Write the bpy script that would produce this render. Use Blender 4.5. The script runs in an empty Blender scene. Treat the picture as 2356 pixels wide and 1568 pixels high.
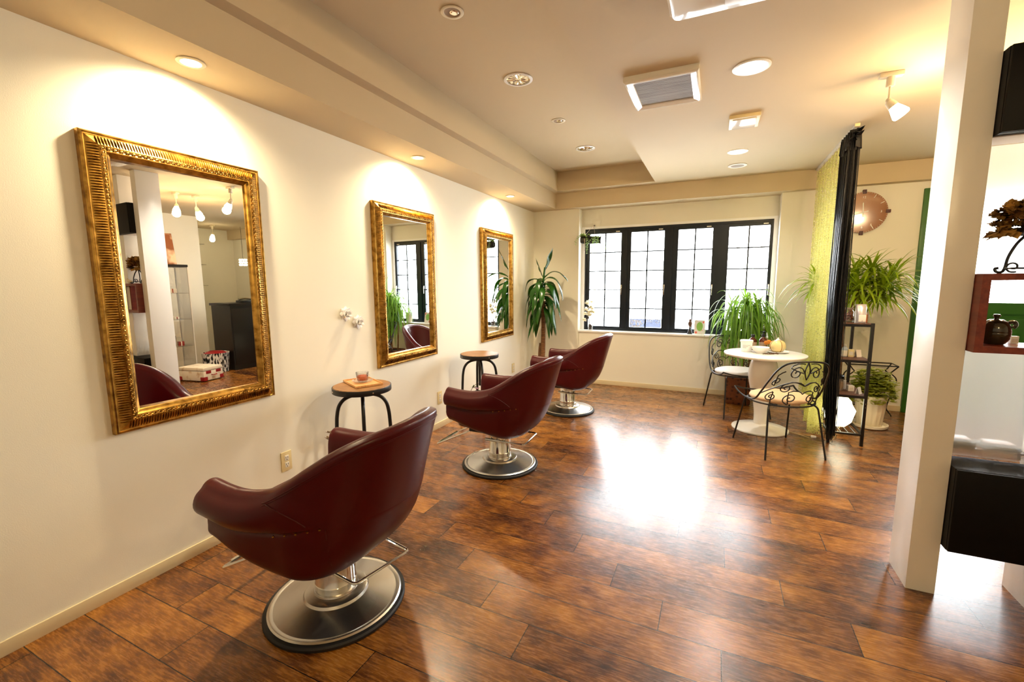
import bpy, bmesh, math, random
from math import sin, cos, pi, radians, sqrt, atan2
from mathutils import Vector, Matrix

random.seed(7)
S = bpy.context.scene
C = S.collection

# ------------------------------------------------------------------ camera
CX, CZ, YAW, PITCH, ROLL, FPX = 2.3242, 1.35, -0.4332, -0.1292, -0.0062, 1011.14
cam_d = bpy.data.cameras.new('camera')
cam_d.sensor_width = 36.0
cam_d.sensor_fit = 'HORIZONTAL'
cam_d.lens = FPX / 2356.0 * 36.0
cam_d.clip_start = 0.02
cam = bpy.data.objects.new('camera', cam_d)
C.objects.link(cam)
_f = Vector((sin(YAW) * cos(PITCH), cos(YAW) * cos(PITCH), sin(PITCH)))
_r0 = Vector((cos(YAW), -sin(YAW), 0))
_u0 = _r0.cross(_f)
_r = _r0 * cos(ROLL) + _u0 * sin(ROLL)
_u = -_r0 * sin(ROLL) + _u0 * cos(ROLL)
M = Matrix((( _r.x, _u.x, -_f.x, CX), (_r.y, _u.y, -_f.y, 0.0), (_r.z, _u.z, -_f.z, CZ), (0, 0, 0, 1)))
cam.matrix_world = M
S.camera = cam

# ------------------------------------------------------------------ sky, portals, exposure
S.view_settings.view_transform = 'Standard'
S.view_settings.look = 'None'
S.view_settings.gamma = 1.0
S.view_settings.use_curve_mapping = False
S.view_settings.exposure = 1.2
S.cycles.max_bounces = 7; S.cycles.diffuse_bounces = 3; S.cycles.glossy_bounces = 4; S.cycles.transmission_bounces = 6; S.cycles.transparent_max_bounces = 12
S.cycles.use_adaptive_sampling = True; S.cycles.adaptive_threshold = 0.08; S.cycles.adaptive_min_samples = 16
S.cycles.sample_clamp_indirect = 8.0
W = bpy.data.worlds.new('sky')
S.world = W
W.use_nodes = True
_bg = W.node_tree.nodes['Background']
_bg.inputs[0].default_value = (0.93, 0.97, 1.0, 1)
_bg.inputs[1].default_value = 11.0
SPOT = 1.0
WARM = (1.0, 0.80, 0.50)
TUNG = (1.0, 0.70, 0.38)
def portal(loc, rot, sx, sy):
    d = bpy.data.lights.new('daylight_portal', 'AREA')
    d.shape = 'RECTANGLE'; d.size = sx; d.size_y = sy
    d.cycles.is_portal = True
    o = bpy.data.objects.new('daylight_portal', d); C.objects.link(o)
    o.location = loc; o.rotation_euler = rot
portal((1.79, 6.0, 1.41), (radians(-90), 0, 0), 2.3, 1.4)
portal((4.7, 5.86, 1.62), (radians(-90), 0, 0), 0.8, 1.1)

# room sizes
ZS, ZR, ZT = 2.32, 2.512, 2.741      # soffit, right ceiling, tray
XS, X2, X3 = 0.357, 0.4365, 1.62
YW, YB, YT, YR = 5.756, 5.646, 5.481, 5.906

# ------------------------------------------------------------------ helpers
def srgb(r, g, b):
    f = lambda c: c / 12.92 if c <= 0.04045 else ((c + 0.055) / 1.055) ** 2.4
    return (f(r / 255), f(g / 255), f(b / 255), 1)

class MB:
    def __init__(s): s.v = []; s.f = []
    def add(s, v, f):
        n = len(s.v)
        s.v += [tuple(p) for p in v]
        s.f += [[i + n for i in q] for q in f]
        return s
    def xf(s, m):
        s.v = [tuple(m @ Vector(p)) for p in s.v]; return s
    def merge(s, o, m=None):
        s.add([m @ Vector(p) for p in o.v] if m else o.v, o.f); return s
    def box(s, x0, x1, y0, y1, z0, z1, b=0.0):
        if b <= 0:
            v = [(x, y, z) for z in (z0, z1) for y in (y0, y1) for x in (x0, x1)]
            return s.add(v, [[0, 2, 3, 1], [4, 5, 7, 6], [0, 1, 5, 4], [2, 6, 7, 3], [0, 4, 6, 2], [1, 3, 7, 5]])
        bm = bmesh.new()
        bmesh.ops.create_cube(bm, size=1.0)
        for v in bm.verts:
            v.co = Vector(((x0 + x1) / 2 + v.co.x * (x1 - x0), (y0 + y1) / 2 + v.co.y * (y1 - y0), (z0 + z1) / 2 + v.co.z * (z1 - z0)))
        bmesh.ops.bevel(bm, geom=list(bm.edges), offset=b, segments=2, affect='EDGES', profile=0.6)
        bm.verts.index_update()
        s.add([v.co[:] for v in bm.verts], [[v.index for v in f.verts] for f in bm.faces])
        bm.free(); return s
    def loft(s, rings, cap0=False, cap1=False, closed=True, loop=False):
        n = len(rings[0]); v = [p for r in rings for p in r]; f = []
        m = len(rings)
        for i in range(m if loop else m - 1):
            i2 = (i + 1) % m
            for j in range(n if closed else n - 1):
                j2 = (j + 1) % n
                f.append([i * n + j, i * n + j2, i2 * n + j2, i2 * n + j])
        if cap0: f.append(list(range(n - 1, -1, -1)))
        if cap1: f.append([(m - 1) * n + j for j in range(n)])
        return s.add(v, f)
    def lathe(s, prof, seg=32, c=(0, 0, 0)):
        rings = []
        for r, z in prof:
            rings.append([(c[0] + r * cos(2 * pi * k / seg), c[1] + r * sin(2 * pi * k / seg), c[2] + z) for k in range(seg)])
        return s.loft(rings, prof[0][0] > 1e-6, prof[-1][0] > 1e-6)
    def tube(s, pts, r, seg=8, closed=False, flat=None):
        P = [Vector(p) for p in pts]; n = len(P)
        R = r if isinstance(r, (list, tuple)) else [r] * n
        rings = []; up = None
        for i in range(n):
            if closed: t = P[(i + 1) % n] - P[i - 1]
            else: t = P[min(i + 1, n - 1)] - P[max(i - 1, 0)]
            if t.length < 1e-9: t = Vector((0, 0, 1))
            t.normalize()
            if up is None:
                up = Vector((0, 0, 1)) if abs(t.z) < 0.9 else Vector((1, 0, 0))
            a = (up - t * up.dot(t))
            if a.length < 1e-6: a = t.orthogonal()
            a.normalize(); b = t.cross(a); up = a
            k2 = flat if flat else 1.0
            rings.append([tuple(P[i] + a * (R[i] * cos(2 * pi * k / seg)) + b * (R[i] * k2 * sin(2 * pi * k / seg))) for k in range(seg)])
        return s.loft(rings, not closed, not closed, True, closed)
    def ball(s, c, r, seg=12, sc=(1, 1, 1)):
        k = max(4, seg // 2); prof = [(sin(pi * i / k), -cos(pi * i / k)) for i in range(k + 1)]
        rings = [[(c[0] + r * sc[0] * a * cos(2 * pi * j / seg), c[1] + r * sc[1] * a * sin(2 * pi * j / seg), c[2] + r * sc[2] * z) for j in range(seg)] for a, z in prof[1:-1]]
        n0 = len(s.v); s.loft(rings)
        s.v += [(c[0], c[1], c[2] - r * sc[2]), (c[0], c[1], c[2] + r * sc[2])]
        b = len(s.v) - 2; m = len(rings)
        for j in range(seg):
            j2 = (j + 1) % seg
            s.f.append([b, n0 + j2, n0 + j]); s.f.append([b + 1, n0 + (m - 1) * seg + j, n0 + (m - 1) * seg + j2])
        return s
    def leaf(s, base, az, el, L, w, droop, n=8, fold=0.25, twist=0.0, wprof=None, curl=0.0):
        d = Vector((cos(az) * cos(el), sin(az) * cos(el), sin(el)))
        p = Vector(base); ds = L / n; rows = []
        side0 = Vector((-sin(az), cos(az), 0))
        for i in range(n + 1):
            t = i / n
            ww = w * (wprof(t) if wprof else min(1, 0.35 + 3 * t) * (1 - t ** 2.2))
            sd = side0.copy()
            if curl: sd = (Matrix.Rotation(curl * sin(t * 9 + az * 3), 3, d) @ sd)
            nrm = sd.cross(d); nrm.normalize()
            if twist: 
                rm = Matrix.Rotation(twist * t, 3, d); sd = rm @ sd; nrm = rm @ nrm
            rows.append([tuple(p - sd * ww / 2 + nrm * (-fold * ww / 2) * -1), tuple(p), tuple(p + sd * ww / 2 + nrm * (fold * ww / 2))])
            p = p + d * ds
            d = d + Vector((0, 0, -droop * ds)) ; d.normalize()
        v = [q for r in rows for q in r]; f = []
        for i in range(n):
            for j in range(2):
                f.append([i * 3 + j, i * 3 + j + 1, i * 3 + 4 + j, i * 3 + 3 + j])
        return s.add(v, f)
    def build(s, name, mat, parent=None, loc=(0, 0, 0), rz=0.0, sharp=38, label=None, **props):
        me = bpy.data.meshes.new(name)
        me.from_pydata(s.v, [], s.f)
        me.update()
        me.polygons.foreach_set('use_smooth', [True] * len(me.polygons))
        me.set_sharp_from_angle(angle=radians(sharp))
        me.materials.append(mat)
        o = bpy.data.objects.new(name, me); C.objects.link(o)
        o.location = loc; o.rotation_euler = (0, 0, rz)
        if parent: o.parent = parent
        if label: o['label'] = label
        for k, v in props.items(): o[k] = v
        return o

def thing(name, label, cat, loc=(0, 0, 0), rz=0.0, group=None):
    o = bpy.data.objects.new(name, None); C.objects.link(o)
    o.empty_display_size = 0.1
    o.location = loc; o.rotation_euler = (0, 0, rz)
    o['label'] = label; o['category'] = cat
    if group: o['group'] = group
    return o
def tag(o, label, cat, group=None):
    o['label'] = label; o['category'] = cat
    if group: o['group'] = group
    return o
def kids(o): return [x for x in bpy.data.objects if x.parent == o]
def dup(o, loc=None, rz=None, label=None, parent=None):
    c = o.copy(); C.objects.link(c)
    if parent: c.parent = parent
    if loc is not None: c.location = loc
    if rz is not None: c.rotation_euler = (0, 0, rz)
    if label: c['label'] = label
    for ch in kids(o): dup(ch, parent=c)
    return c
def structure(o): o['kind'] = 'structure'; return o
def smooth_path(P, n=6, closed=False):
    P = [Vector(p) for p in P]; m = len(P); out = []
    for i in range(m if closed else m - 1):
        if closed: a, b, c, d = P[i - 1], P[i], P[(i + 1) % m], P[(i + 2) % m]
        else: a, b, c, d = P[max(i - 1, 0)], P[i], P[i + 1], P[min(i + 2, m - 1)]
        for k in range(n):
            t = k / n
            out.append(0.5 * ((2 * b) + (-a + c) * t + (2 * a - 5 * b + 4 * c - d) * t * t + (-a + 3 * b - 3 * c + d) * t ** 3))
    if not closed: out.append(P[-1])
    return out
def round_path(P, r, n=5, closed=False):
    P = [Vector(p) for p in P]; m = len(P); out = []
    for i in range(m):
        if not closed and i in (0, m - 1): out.append(P[i]); continue
        a, b, c = P[i - 1], P[i], P[(i + 1) % m]
        d1 = (a - b); d2 = (c - b); k = min(r, d1.length * .49, d2.length * .49)
        p0 = b + d1.normalized() * k; p1 = b + d2.normalized() * k
        for j in range(n + 1):
            t = j / n; out.append(p0 * (1 - t) ** 2 + b * 2 * t * (1 - t) + p1 * t * t)
    return out

# ------------------------------------------------------------------ materials
def nodes(name):
    m = bpy.data.materials.new(name); m.use_nodes = True
    nt = m.node_tree; b = nt.nodes['Principled BSDF']
    return m, nt, b
def mat(name, col, rough=0.5, metal=0.0, var=0.06, scale=8.0, bump=0.0, bscale=200.0, coat=0.0, trans=0.0, ior=1.45, emit=None, estr=0.0, spec=0.5, sheen=0.0, stretch=(1, 1, 1)):
    m, nt, b = nodes(name); L = nt.links
    tc = nt.nodes.new('ShaderNodeTexCoord')
    mp = nt.nodes.new('ShaderNodeMapping'); mp.inputs['Scale'].default_value = stretch
    L.new(tc.outputs['Object'], mp.inputs[0])
    nz = nt.nodes.new('ShaderNodeTexNoise'); nz.inputs['Scale'].default_value = scale; nz.inputs['Detail'].default_value = 4
    L.new(mp.outputs[0], nz.inputs['Vector'])
    mx = nt.nodes.new('ShaderNodeMix'); mx.data_type = 'RGBA'
    c = Vector(col[:3])
    mx.inputs[6].default_value = (*(c * (1 - var)), 1); mx.inputs[7].default_value = (*[min(1, x) for x in (c * (1 + var))], 1)
    L.new(nz.outputs[0], mx.inputs[0]); L.new(mx.outputs[2], b.inputs['Base Color'])
    b.inputs['Roughness'].default_value = rough; b.inputs['Metallic'].default_value = metal
    b.inputs['IOR'].default_value = ior
    b.inputs['Specular IOR Level'].default_value = spec
    b.inputs['Coat Weight'].default_value = coat
    b.inputs['Coat Roughness'].default_value = 0.15
    b.inputs['Transmission Weight'].default_value = trans
    b.inputs['Sheen Weight'].default_value = sheen
    if emit:
        b.inputs['Emission Color'].default_value = (*emit[:3], 1); b.inputs['Emission Strength'].default_value = estr
    if bump > 0:
        n2 = nt.nodes.new('ShaderNodeTexNoise'); n2.inputs['Scale'].default_value = bscale; n2.inputs['Detail'].default_value = 3
        L.new(mp.outputs[0], n2.inputs['Vector'])
        bp = nt.nodes.new('ShaderNodeBump'); bp.inputs['Strength'].default_value = bump; bp.inputs['Distance'].default_value = 0.002
        L.new(n2.outputs[0], bp.inputs['Height']); L.new(bp.outputs[0], b.inputs['Normal'])
    return m
def two_tone(name, c1, c2, rough, scale, stretch, metal=0, coat=0.0, detail=8, contrast=(0.35, 0.65), bump=0.0, kind='noise'):
    m, nt, b = nodes(name); L = nt.links
    tc = nt.nodes.new('ShaderNodeTexCoord'); mp = nt.nodes.new('ShaderNodeMapping'); mp.inputs['Scale'].default_value = stretch
    L.new(tc.outputs['Object'], mp.inputs[0])
    if kind == 'voronoi':
        nz = nt.nodes.new('ShaderNodeTexVoronoi'); nz.inputs['Scale'].default_value = scale
    else:
        nz = nt.nodes.new('ShaderNodeTexNoise'); nz.inputs['Scale'].default_value = scale; nz.inputs['Detail'].default_value = detail
    L.new(mp.outputs[0], nz.inputs['Vector'])
    cr = nt.nodes.new('ShaderNodeValToRGB'); cr.color_ramp.elements[0].position = contrast[0]; cr.color_ramp.elements[1].position = contrast[1]
    cr.color_ramp.elements[0].color = c1; cr.color_ramp.elements[1].color = c2
    L.new(nz.outputs[0], cr.inputs[0]); L.new(cr.outputs[0], b.inputs['Base Color'])
    b.inputs['Roughness'].default_value = rough; b.inputs['Metallic'].default_value = metal; b.inputs['Coat Weight'].default_value = coat
    if bump:
        bp = nt.nodes.new('ShaderNodeBump'); bp.inputs['Strength'].default_value = bump; bp.inputs['Distance'].default_value = 0.003
        L.new(nz.outputs[0], bp.inputs['Height']); L.new(bp.outputs[0], b.inputs['Normal'])
    return m
def leafmat(name, col, col2, rough=0.3, transl=0.25):
    m = two_tone(name, col, col2, rough, 6, (1, 1, 1), contrast=(0.3, 0.7))
    nt = m.node_tree; L = nt.links; b = nt.nodes['Principled BSDF']
    tr = nt.nodes.new('ShaderNodeBsdfTranslucent'); mx = nt.nodes.new('ShaderNodeMixShader'); mx.inputs[0].default_value = transl
    tr.inputs[0].default_value = (min(1, col2[0] * 1.6), min(1, col2[1] * 1.6), col2[2], 1)
    out = nt.nodes['Material Output']
    L.new(b.outputs[0], mx.inputs[1]); L.new(tr.outputs[0], mx.inputs[2]); L.new(mx.outputs[0], out.inputs[0])
    return m
def paneglass(name, tint=(1, 1, 1, 1), refl=0.06, rough=0.0):
    m = bpy.data.materials.new(name); m.use_nodes = True; nt = m.node_tree; L = nt.links
    nt.nodes.remove(nt.nodes['Principled BSDF'])
    t = nt.nodes.new('ShaderNodeBsdfTransparent'); t.inputs[0].default_value = tint
    g = nt.nodes.new('ShaderNodeBsdfGlossy'); g.inputs['Roughness'].default_value = rough
    lw = nt.nodes.new('ShaderNodeLayerWeight'); lw.inputs[0].default_value = 0.25
    ma = nt.nodes.new('ShaderNodeMath'); ma.operation = 'MULTIPLY_ADD'; ma.inputs[1].default_value = 0.5; ma.inputs[2].default_value = refl
    L.new(lw.outputs['Fresnel'], ma.inputs[0])
    mx = nt.nodes.new('ShaderNodeMixShader')
    L.new(ma.outputs[0], mx.inputs[0]); L.new(t.outputs[0], mx.inputs[1]); L.new(g.outputs[0], mx.inputs[2])
    L.new(mx.outputs[0], nt.nodes['Material Output'].inputs[0]); return m
def emis(name, col, s):
    m = bpy.data.materials.new(name); m.use_nodes = True; nt = m.node_tree
    nt.nodes.remove(nt.nodes['Principled BSDF'])
    e = nt.nodes.new('ShaderNodeEmission'); e.inputs[0].default_value = (*col, 1); e.inputs[1].default_value = s
    nt.links.new(e.outputs[0], nt.nodes['Material Output'].inputs[0]); return m

M_wall = mat('cream_wallpaper', srgb(239, 235, 219), 0.75, var=0.02, scale=3, bump=0.15, bscale=260)
M_ceil = mat('ceiling_paper', srgb(208, 190, 156), 0.8, var=0.02, scale=3, bump=0.1, bscale=260)
M_base = mat('cream_skirting', srgb(222, 205, 165), 0.45, var=0.04)
M_white = mat('white_paint', srgb(245, 243, 238), 0.4, var=0.02)
M_post = mat('post_panel', srgb(240, 236, 228), 0.28, var=0.02)
M_trim = mat('white_sill', srgb(250, 250, 248), 0.35, var=0.01)
M_leather = mat('burgundy_leather', srgb(70, 4, 10), 0.32, var=0.10, scale=14, bump=0.12, bscale=420, coat=0.0, spec=0.36)
M_leather_in = M_leather
M_seam = mat('leather_seam', srgb(70, 14, 16), 0.5)
M_chrome = mat('chrome', (0.72, 0.71, 0.68, 1), 0.10, 1.0, var=0.02)
M_steel = mat('brushed_steel', (0.60, 0.58, 0.54, 1), 0.24, 1.0, var=0.05, scale=4)
_b = M_steel.node_tree.nodes['Principled BSDF']; _b.inputs['Anisotropic'].default_value = 0.75
_tn = M_steel.node_tree.nodes.new('ShaderNodeTangent'); _tn.direction_type = 'RADIAL'; _tn.axis = 'Z'
M_steel.node_tree.links.new(_tn.outputs[0], _b.inputs['Tangent'])
M_rubber = mat('black_rubber', srgb(18, 17, 17), 0.55)
M_black = mat('black_iron', srgb(16, 15, 15), 0.38, 0.0, bump=0.1, bscale=90, spec=0.6)
M_blackwood = mat('black_board', srgb(7, 5, 5), 0.5, var=0.15, spec=0.2)
M_gold = two_tone('gold_leaf', srgb(112, 74, 22), srgb(204, 160, 80), 0.30, 30, (1, 1, 1), metal=1.0, contrast=(0.25, 0.6), bump=0.15)
M_golddark = two_tone('antique_gold', srgb(58, 32, 8), srgb(166, 114, 38), 0.36, 40, (1, 1, 1), metal=1.0, contrast=(0.3, 0.65), bump=0.2)
M_mirror = mat('mirror_silver', (0.86, 0.86, 0.84, 1), 0.0, 1.0, var=0.0)
M_wood = two_tone('stool_wood', srgb(96, 62, 30), srgb(166, 118, 66), 0.45, 5, (3, 30, 3), contrast=(0.3, 0.7), bump=0.2)
M_tray = two_tone('light_tray_wood', srgb(196, 140, 84), srgb(222, 170, 112), 0.4, 4, (2, 30, 2), contrast=(0.3, 0.7))
M_glass = paneglass('clear_glass', (1, 1, 1, 1), 0.05)
M_cup = paneglass('cup_glass', (0.985, 0.98, 0.97, 1), 0.10)
M_tea = mat('red_tea', srgb(205, 62, 22), 0.1, var=0.05, trans=0.75, ior=1.15)
M_ivory = mat('ivory_plastic', srgb(226, 208, 158), 0.4, var=0.02)
M_socket = mat('socket_white', srgb(240, 236, 224), 0.35, var=0.02)
M_winframe = mat('black_window_paint', srgb(14, 26, 36), 0.35, var=0.08)
M_green = mat('green_door_paint', srgb(48, 104, 30), 0.4, var=0.08, scale=10)
M_red = two_tone('mahogany_board', srgb(106, 36, 24), srgb(134, 54, 34), 0.35, 3, (20, 2, 20), contrast=(0.3, 0.7))
M_brownshelf = mat('brown_shelf', srgb(96, 62, 44), 0.45, var=0.1)
M_grille = two_tone('ceiling_grille', srgb(128, 106, 74), srgb(166, 146, 110), 0.5, 2, (1, 160, 1), contrast=(0.4, 0.6))
M_glossy_white = mat('glossy_white_plastic', srgb(240, 236, 226), 0.08, var=0.01, coat=0.5)
M_refl = mat('reflector', (0.85, 0.80, 0.70, 1), 0.12, 1.0)
M_lit = emis('lit_diffuser', (1.0, 0.97, 0.88), 9.0)
M_litwarm = emis('lit_warm_bulb', (1.0, 0.82, 0.5), 14.0)
M_shade = emis('glowing_paper', (1.0, 0.90, 0.60), 2.2)
M_dlrim = mat('downlight_rim', srgb(232, 222, 196), 0.4)
M_table = mat('white_table_lacquer', srgb(240, 238, 230), 0.25, var=0.02, bump=0.05, bscale=60)
M_cushion_w = mat('white_cushion', srgb(238, 236, 238), 0.8, var=0.03, bump=0.2)
M_cushion_b = mat('beige_cushion', srgb(232, 200, 160), 0.8, var=0.05, bump=0.2)
M_corn = leafmat('corn_plant_leaf', srgb(16, 48, 10), srgb(40, 92, 20), 0.25, 0.12)
M_spike = leafmat('spiky_leaf', srgb(58, 92, 8), srgb(150, 172, 28), 0.35, 0.25)
M_pony = leafmat('ponytail_leaf', srgb(44, 88, 18), srgb(116, 156, 50), 0.35, 0.35)
M_clover = leafmat('clover_leaf', srgb(96, 116, 36), srgb(186, 190, 84), 0.5, 0.3)
M_ivy = leafmat('ivy_leaf', srgb(90, 120, 60), srgb(160, 185, 120), 0.5, 0.4)
M_trunk = two_tone('cane_bark', srgb(92, 58, 32), srgb(150, 104, 62), 0.8, 9, (2, 2, 14), contrast=(0.3, 0.7), bump=0.6)
M_wicker = two_tone('brown_wicker', srgb(44, 20, 10), srgb(120, 66, 34), 0.7, 26, (1, 1, 1), contrast=(0.15, 0.5), bump=0.8, kind='voronoi')
M_pot = mat('white_pot', srgb(236, 224, 196), 0.4, var=0.05)
M_terra = mat('brown_pot', srgb(112, 66, 36), 0.6, var=0.08)
M_soil = mat('soil', srgb(48, 34, 24), 0.95, var=0.3, scale=60, bump=0.8, bscale=80)
M_dried = two_tone('dried_petals', srgb(92, 52, 14), srgb(206, 158, 72), 0.7, 22, (1, 1, 1), contrast=(0.3, 0.7))
M_paleflower = leafmat('cream_petals', srgb(246, 226, 206), srgb(252, 242, 230), 0.8, 0.5)
M_purewhite = mat('white_petals', srgb(252, 251, 250), 0.7, var=0.02)
M_pink = mat('pink_petals', srgb(214, 176, 204), 0.7, var=0.15, scale=60)
M_yellow = mat('yellow_ribbon', srgb(240, 182, 20), 0.5)
M_amber = mat('amber_glass', srgb(74, 28, 8), 0.08, var=0.05, coat=0.5)
M_blackcap = mat('black_cap', srgb(14, 14, 16), 0.3)
M_label = mat('kraft_label', srgb(150, 128, 104), 0.7, var=0.08)
M_paper = mat('white_label', srgb(240, 238, 230), 0.7)
M_grey_text = mat('grey_print', srgb(150, 145, 138), 0.7)
M_pumpkin = mat('cream_ceramic', srgb(236, 214, 150), 0.25, var=0.05, coat=0.4)
M_cord = mat('brown_cord', srgb(150, 98, 36), 0.8)
M_orange = mat('orange_pom', srgb(206, 128, 40), 0.9, var=0.25, scale=50, bump=1.0, bscale=120)
M_clay = mat('dark_twig', srgb(98, 74, 50), 0.8)
M_strings = mat('black_string', srgb(10, 9, 9), 0.35, var=0.1, spec=0.6)
M_rail = mat('silver_rail', srgb(214, 210, 204), 0.35, 0.3)
M_clock = mat('brown_clock_acrylic', srgb(150, 98, 58), 0.08, var=0.05, coat=0.6)
M_clip = mat('dark_wood_clip', srgb(70, 22, 16), 0.4)
M_hand = mat('clock_hand', srgb(255, 252, 240), 0.4)
M_teapot = mat('olive_glaze', srgb(44, 38, 22), 0.08, var=0.2, coat=0.8)
M_darkwood = mat('espresso_wood', srgb(20, 13, 11), 0.35, var=0.15)
M_frost = mat('frosted_glass', (0.97, 0.98, 0.97, 1), 0.55, var=0.0, trans=1.0, ior=1.05)
_n = M_frost.node_tree; _t = _n.nodes.new('ShaderNodeBsdfTranslucent'); _t.inputs[0].default_value = (.95, .96, .95, 1)
_x = _n.nodes.new('ShaderNodeMixShader'); _x.inputs[0].default_value = .2
_n.links.new(_n.nodes['Principled BSDF'].outputs[0], _x.inputs[1]); _n.links.new(_t.outputs[0], _x.inputs[2]); _n.links.new(_x.outputs[0], _n.nodes['Material Output'].inputs[0])
M_canvas = two_tone('flower_print', srgb(120, 66, 26), srgb(214, 186, 160), 0.6, 5, (1, 1, 1), contrast=(0.42, 0.55), detail=2)
M_zebra = two_tone('zebra_cloth', srgb(16, 14, 14), srgb(236, 232, 226), 0.8, 7, (1, 9, 2), contrast=(0.47, 0.53), detail=2)
M_case = two_tone('white_map_case', srgb(236, 226, 206), srgb(206, 176, 140), 0.5, 12, (1, 1, 1), contrast=(0.55, 0.7))
M_casered = mat('red_leather', srgb(150, 20, 24), 0.45)
M_cardgreen = mat('green_print', srgb(140, 190, 90), 0.6, var=0.1)
M_cardgrey = mat('pale_card', srgb(226, 220, 212), 0.6)
M_cardred = mat('coral_print', srgb(226, 110, 96), 0.6)
M_silverbag = mat('silver_pouch', srgb(204, 200, 204), 0.3, 0.5, var=0.1, scale=40)
M_orangebag = mat('orange_pouch', srgb(190, 108, 52), 0.5, var=0.15)
M_jarred = mat('dried_fruit', srgb(122, 36, 12), 0.5, var=0.6, scale=60)
M_bluebottle = mat('pale_blue_plastic', srgb(188, 204, 218), 0.35)
M_yelcream = mat('cream_plastic', srgb(240, 228, 180), 0.4)
M_tin = mat('grey_tin', srgb(160, 150, 140), 0.35, 0.6)
M_bird = mat('white_bird', srgb(232, 218, 190), 0.6)
M_basketbrown = M_wicker
M_film = paneglass('grey_film', (0.17, 0.18, 0.215, 1), 0.02)
M_curl = mat('cream_decal', srgb(250, 244, 226), 0.6, emit=None)
M_terrace = mat('pale_concrete', srgb(220, 220, 216), 0.8)
M_rope = mat('pale_rope', srgb(206, 190, 176), 0.9)

def floor_material():
    m, nt, b = nodes('stained_plank_vinyl'); L = nt.links
    N = nt.nodes.new
    tc = N('ShaderNodeTexCoord'); sx = N('ShaderNodeSeparateXYZ'); L.new(tc.outputs['Object'], sx.inputs[0])
    def mth(op, a, bb=None, c=None):
        n = N('ShaderNodeMath'); n.operation = op
        for i, q in enumerate((a, bb, c)):
            if q is None: continue
            if isinstance(q, (int, float)): n.inputs[i].default_value = q
            else: L.new(q, n.inputs[i])
        return n.outputs[0]
    PW, PL = 0.178, 0.92
    yy = mth('DIVIDE', mth('ADD', sx.outputs[1], 10 * PW + 0.127), PW)
    row = mth('FLOOR', yy); fy = mth('SUBTRACT', yy, row)
    xx = mth('DIVIDE', mth('ADD', mth('ADD', sx.outputs[0], 20.0), mth('MULTIPLY', row, 0.225)), PL)
    col = mth('FLOOR', xx); fx = mth('SUBTRACT', xx, col)
    cmb = N('ShaderNodeCombineXYZ'); L.new(row, cmb.inputs[0]); L.new(col, cmb.inputs[1])
    wn = N('ShaderNodeTexWhiteNoise'); wn.noise_dimensions = '2D'; L.new(cmb.outputs[0], wn.inputs['Vector'])
    # grain per plank: offset coordinates by plank id
    off = N('ShaderNodeVectorMath'); off.operation = 'MULTIPLY_ADD'
    L.new(cmb.outputs[0], off.inputs[0]); off.inputs[1].default_value = (3.7, 5.1, 0); L.new(tc.outputs['Object'], off.inputs[2])
    mp = N('ShaderNodeMapping'); mp.inputs['Scale'].default_value = (1.6, 2.6, 1); L.new(off.outputs[0], mp.inputs[0])
    n1 = N('ShaderNodeTexNoise'); n1.inputs['Scale'].default_value = 3.4; n1.inputs['Detail'].default_value = 5; n1.inputs['Roughness'].default_value = 0.6; L.new(mp.outputs[0], n1.inputs['Vector'])
    mp2 = N('ShaderNodeMapping'); mp2.inputs['Scale'].default_value = (9, 80, 1); L.new(off.outputs[0], mp2.inputs[0])
    n2 = N('ShaderNodeTexNoise'); n2.inputs['Scale'].default_value = 1.6; n2.inputs['Detail'].default_value = 6; n2.inputs['Roughness'].default_value = 0.7; L.new(mp2.outputs[0], n2.inputs['Vector'])
    t = mth('ADD', mth('MULTIPLY', n1.outputs[0], 0.70), mth('MULTIPLY', n2.outputs[0], 0.70))
    t = mth('ADD', t, mth('MULTIPLY', mth('SUBTRACT', wn.outputs[0], 0.5), 0.16))
    cr = N('ShaderNodeValToRGB'); e = cr.color_ramp.elements
    e[0].position = 0.48; e[0].color = srgb(48, 22, 9)
    e[1].position = 0.92; e[1].color = srgb(178, 120, 48)
    k = e.new(0.62); k.color = srgb(94, 52, 17)
    k = e.new(0.75); k.color = srgb(138, 85, 28)
    L.new(t, cr.inputs[0])
    # thin seams
    sy = mth('MULTIPLY', mth('MINIMUM', fy, mth('SUBTRACT', 1.0, fy)), PW)
    sxx = mth('MULTIPLY', mth('MINIMUM', fx, mth('SUBTRACT', 1.0, fx)), PL)
    seam = mth('LESS_THAN', mth('MINIMUM', sy, sxx), 0.0018)
    mx = N('ShaderNodeMix'); mx.data_type = 'RGBA'; L.new(seam, mx.inputs[0]); L.new(cr.outputs[0], mx.inputs[6]); mx.inputs[7].default_value = srgb(22, 9, 5)
    L.new(mx.outputs[2], b.inputs['Base Color'])
    rg = mth('MULTIPLY_ADD', n2.outputs[0], 0.16, 0.19)
    L.new(rg, b.inputs['Roughness'])
    b.inputs['Specular IOR Level'].default_value = 0.62
    b.inputs['Coat Weight'].default_value = 0.2; b.inputs['Coat Roughness'].default_value = 0.3
    nb = N('ShaderNodeTexNoise'); nb.inputs['Scale'].default_value = 2.0; nb.inputs['Detail'].default_value = 2; L.new(tc.outputs['Object'], nb.inputs['Vector'])
    hh = mth('ADD', mth('MULTIPLY', nb.outputs[0], 0.4), mth('SUBTRACT', mth('MULTIPLY', n2.outputs[0], 0.10), mth('MULTIPLY', seam, 0.25)))
    bp = N('ShaderNodeBump'); bp.inputs['Strength'].default_value = 0.25; bp.inputs['Distance'].default_value = 0.004; L.new(hh, bp.inputs['Height']); L.new(bp.outputs[0], b.inputs['Normal'])
    return m
M_floor = floor_material()

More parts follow.
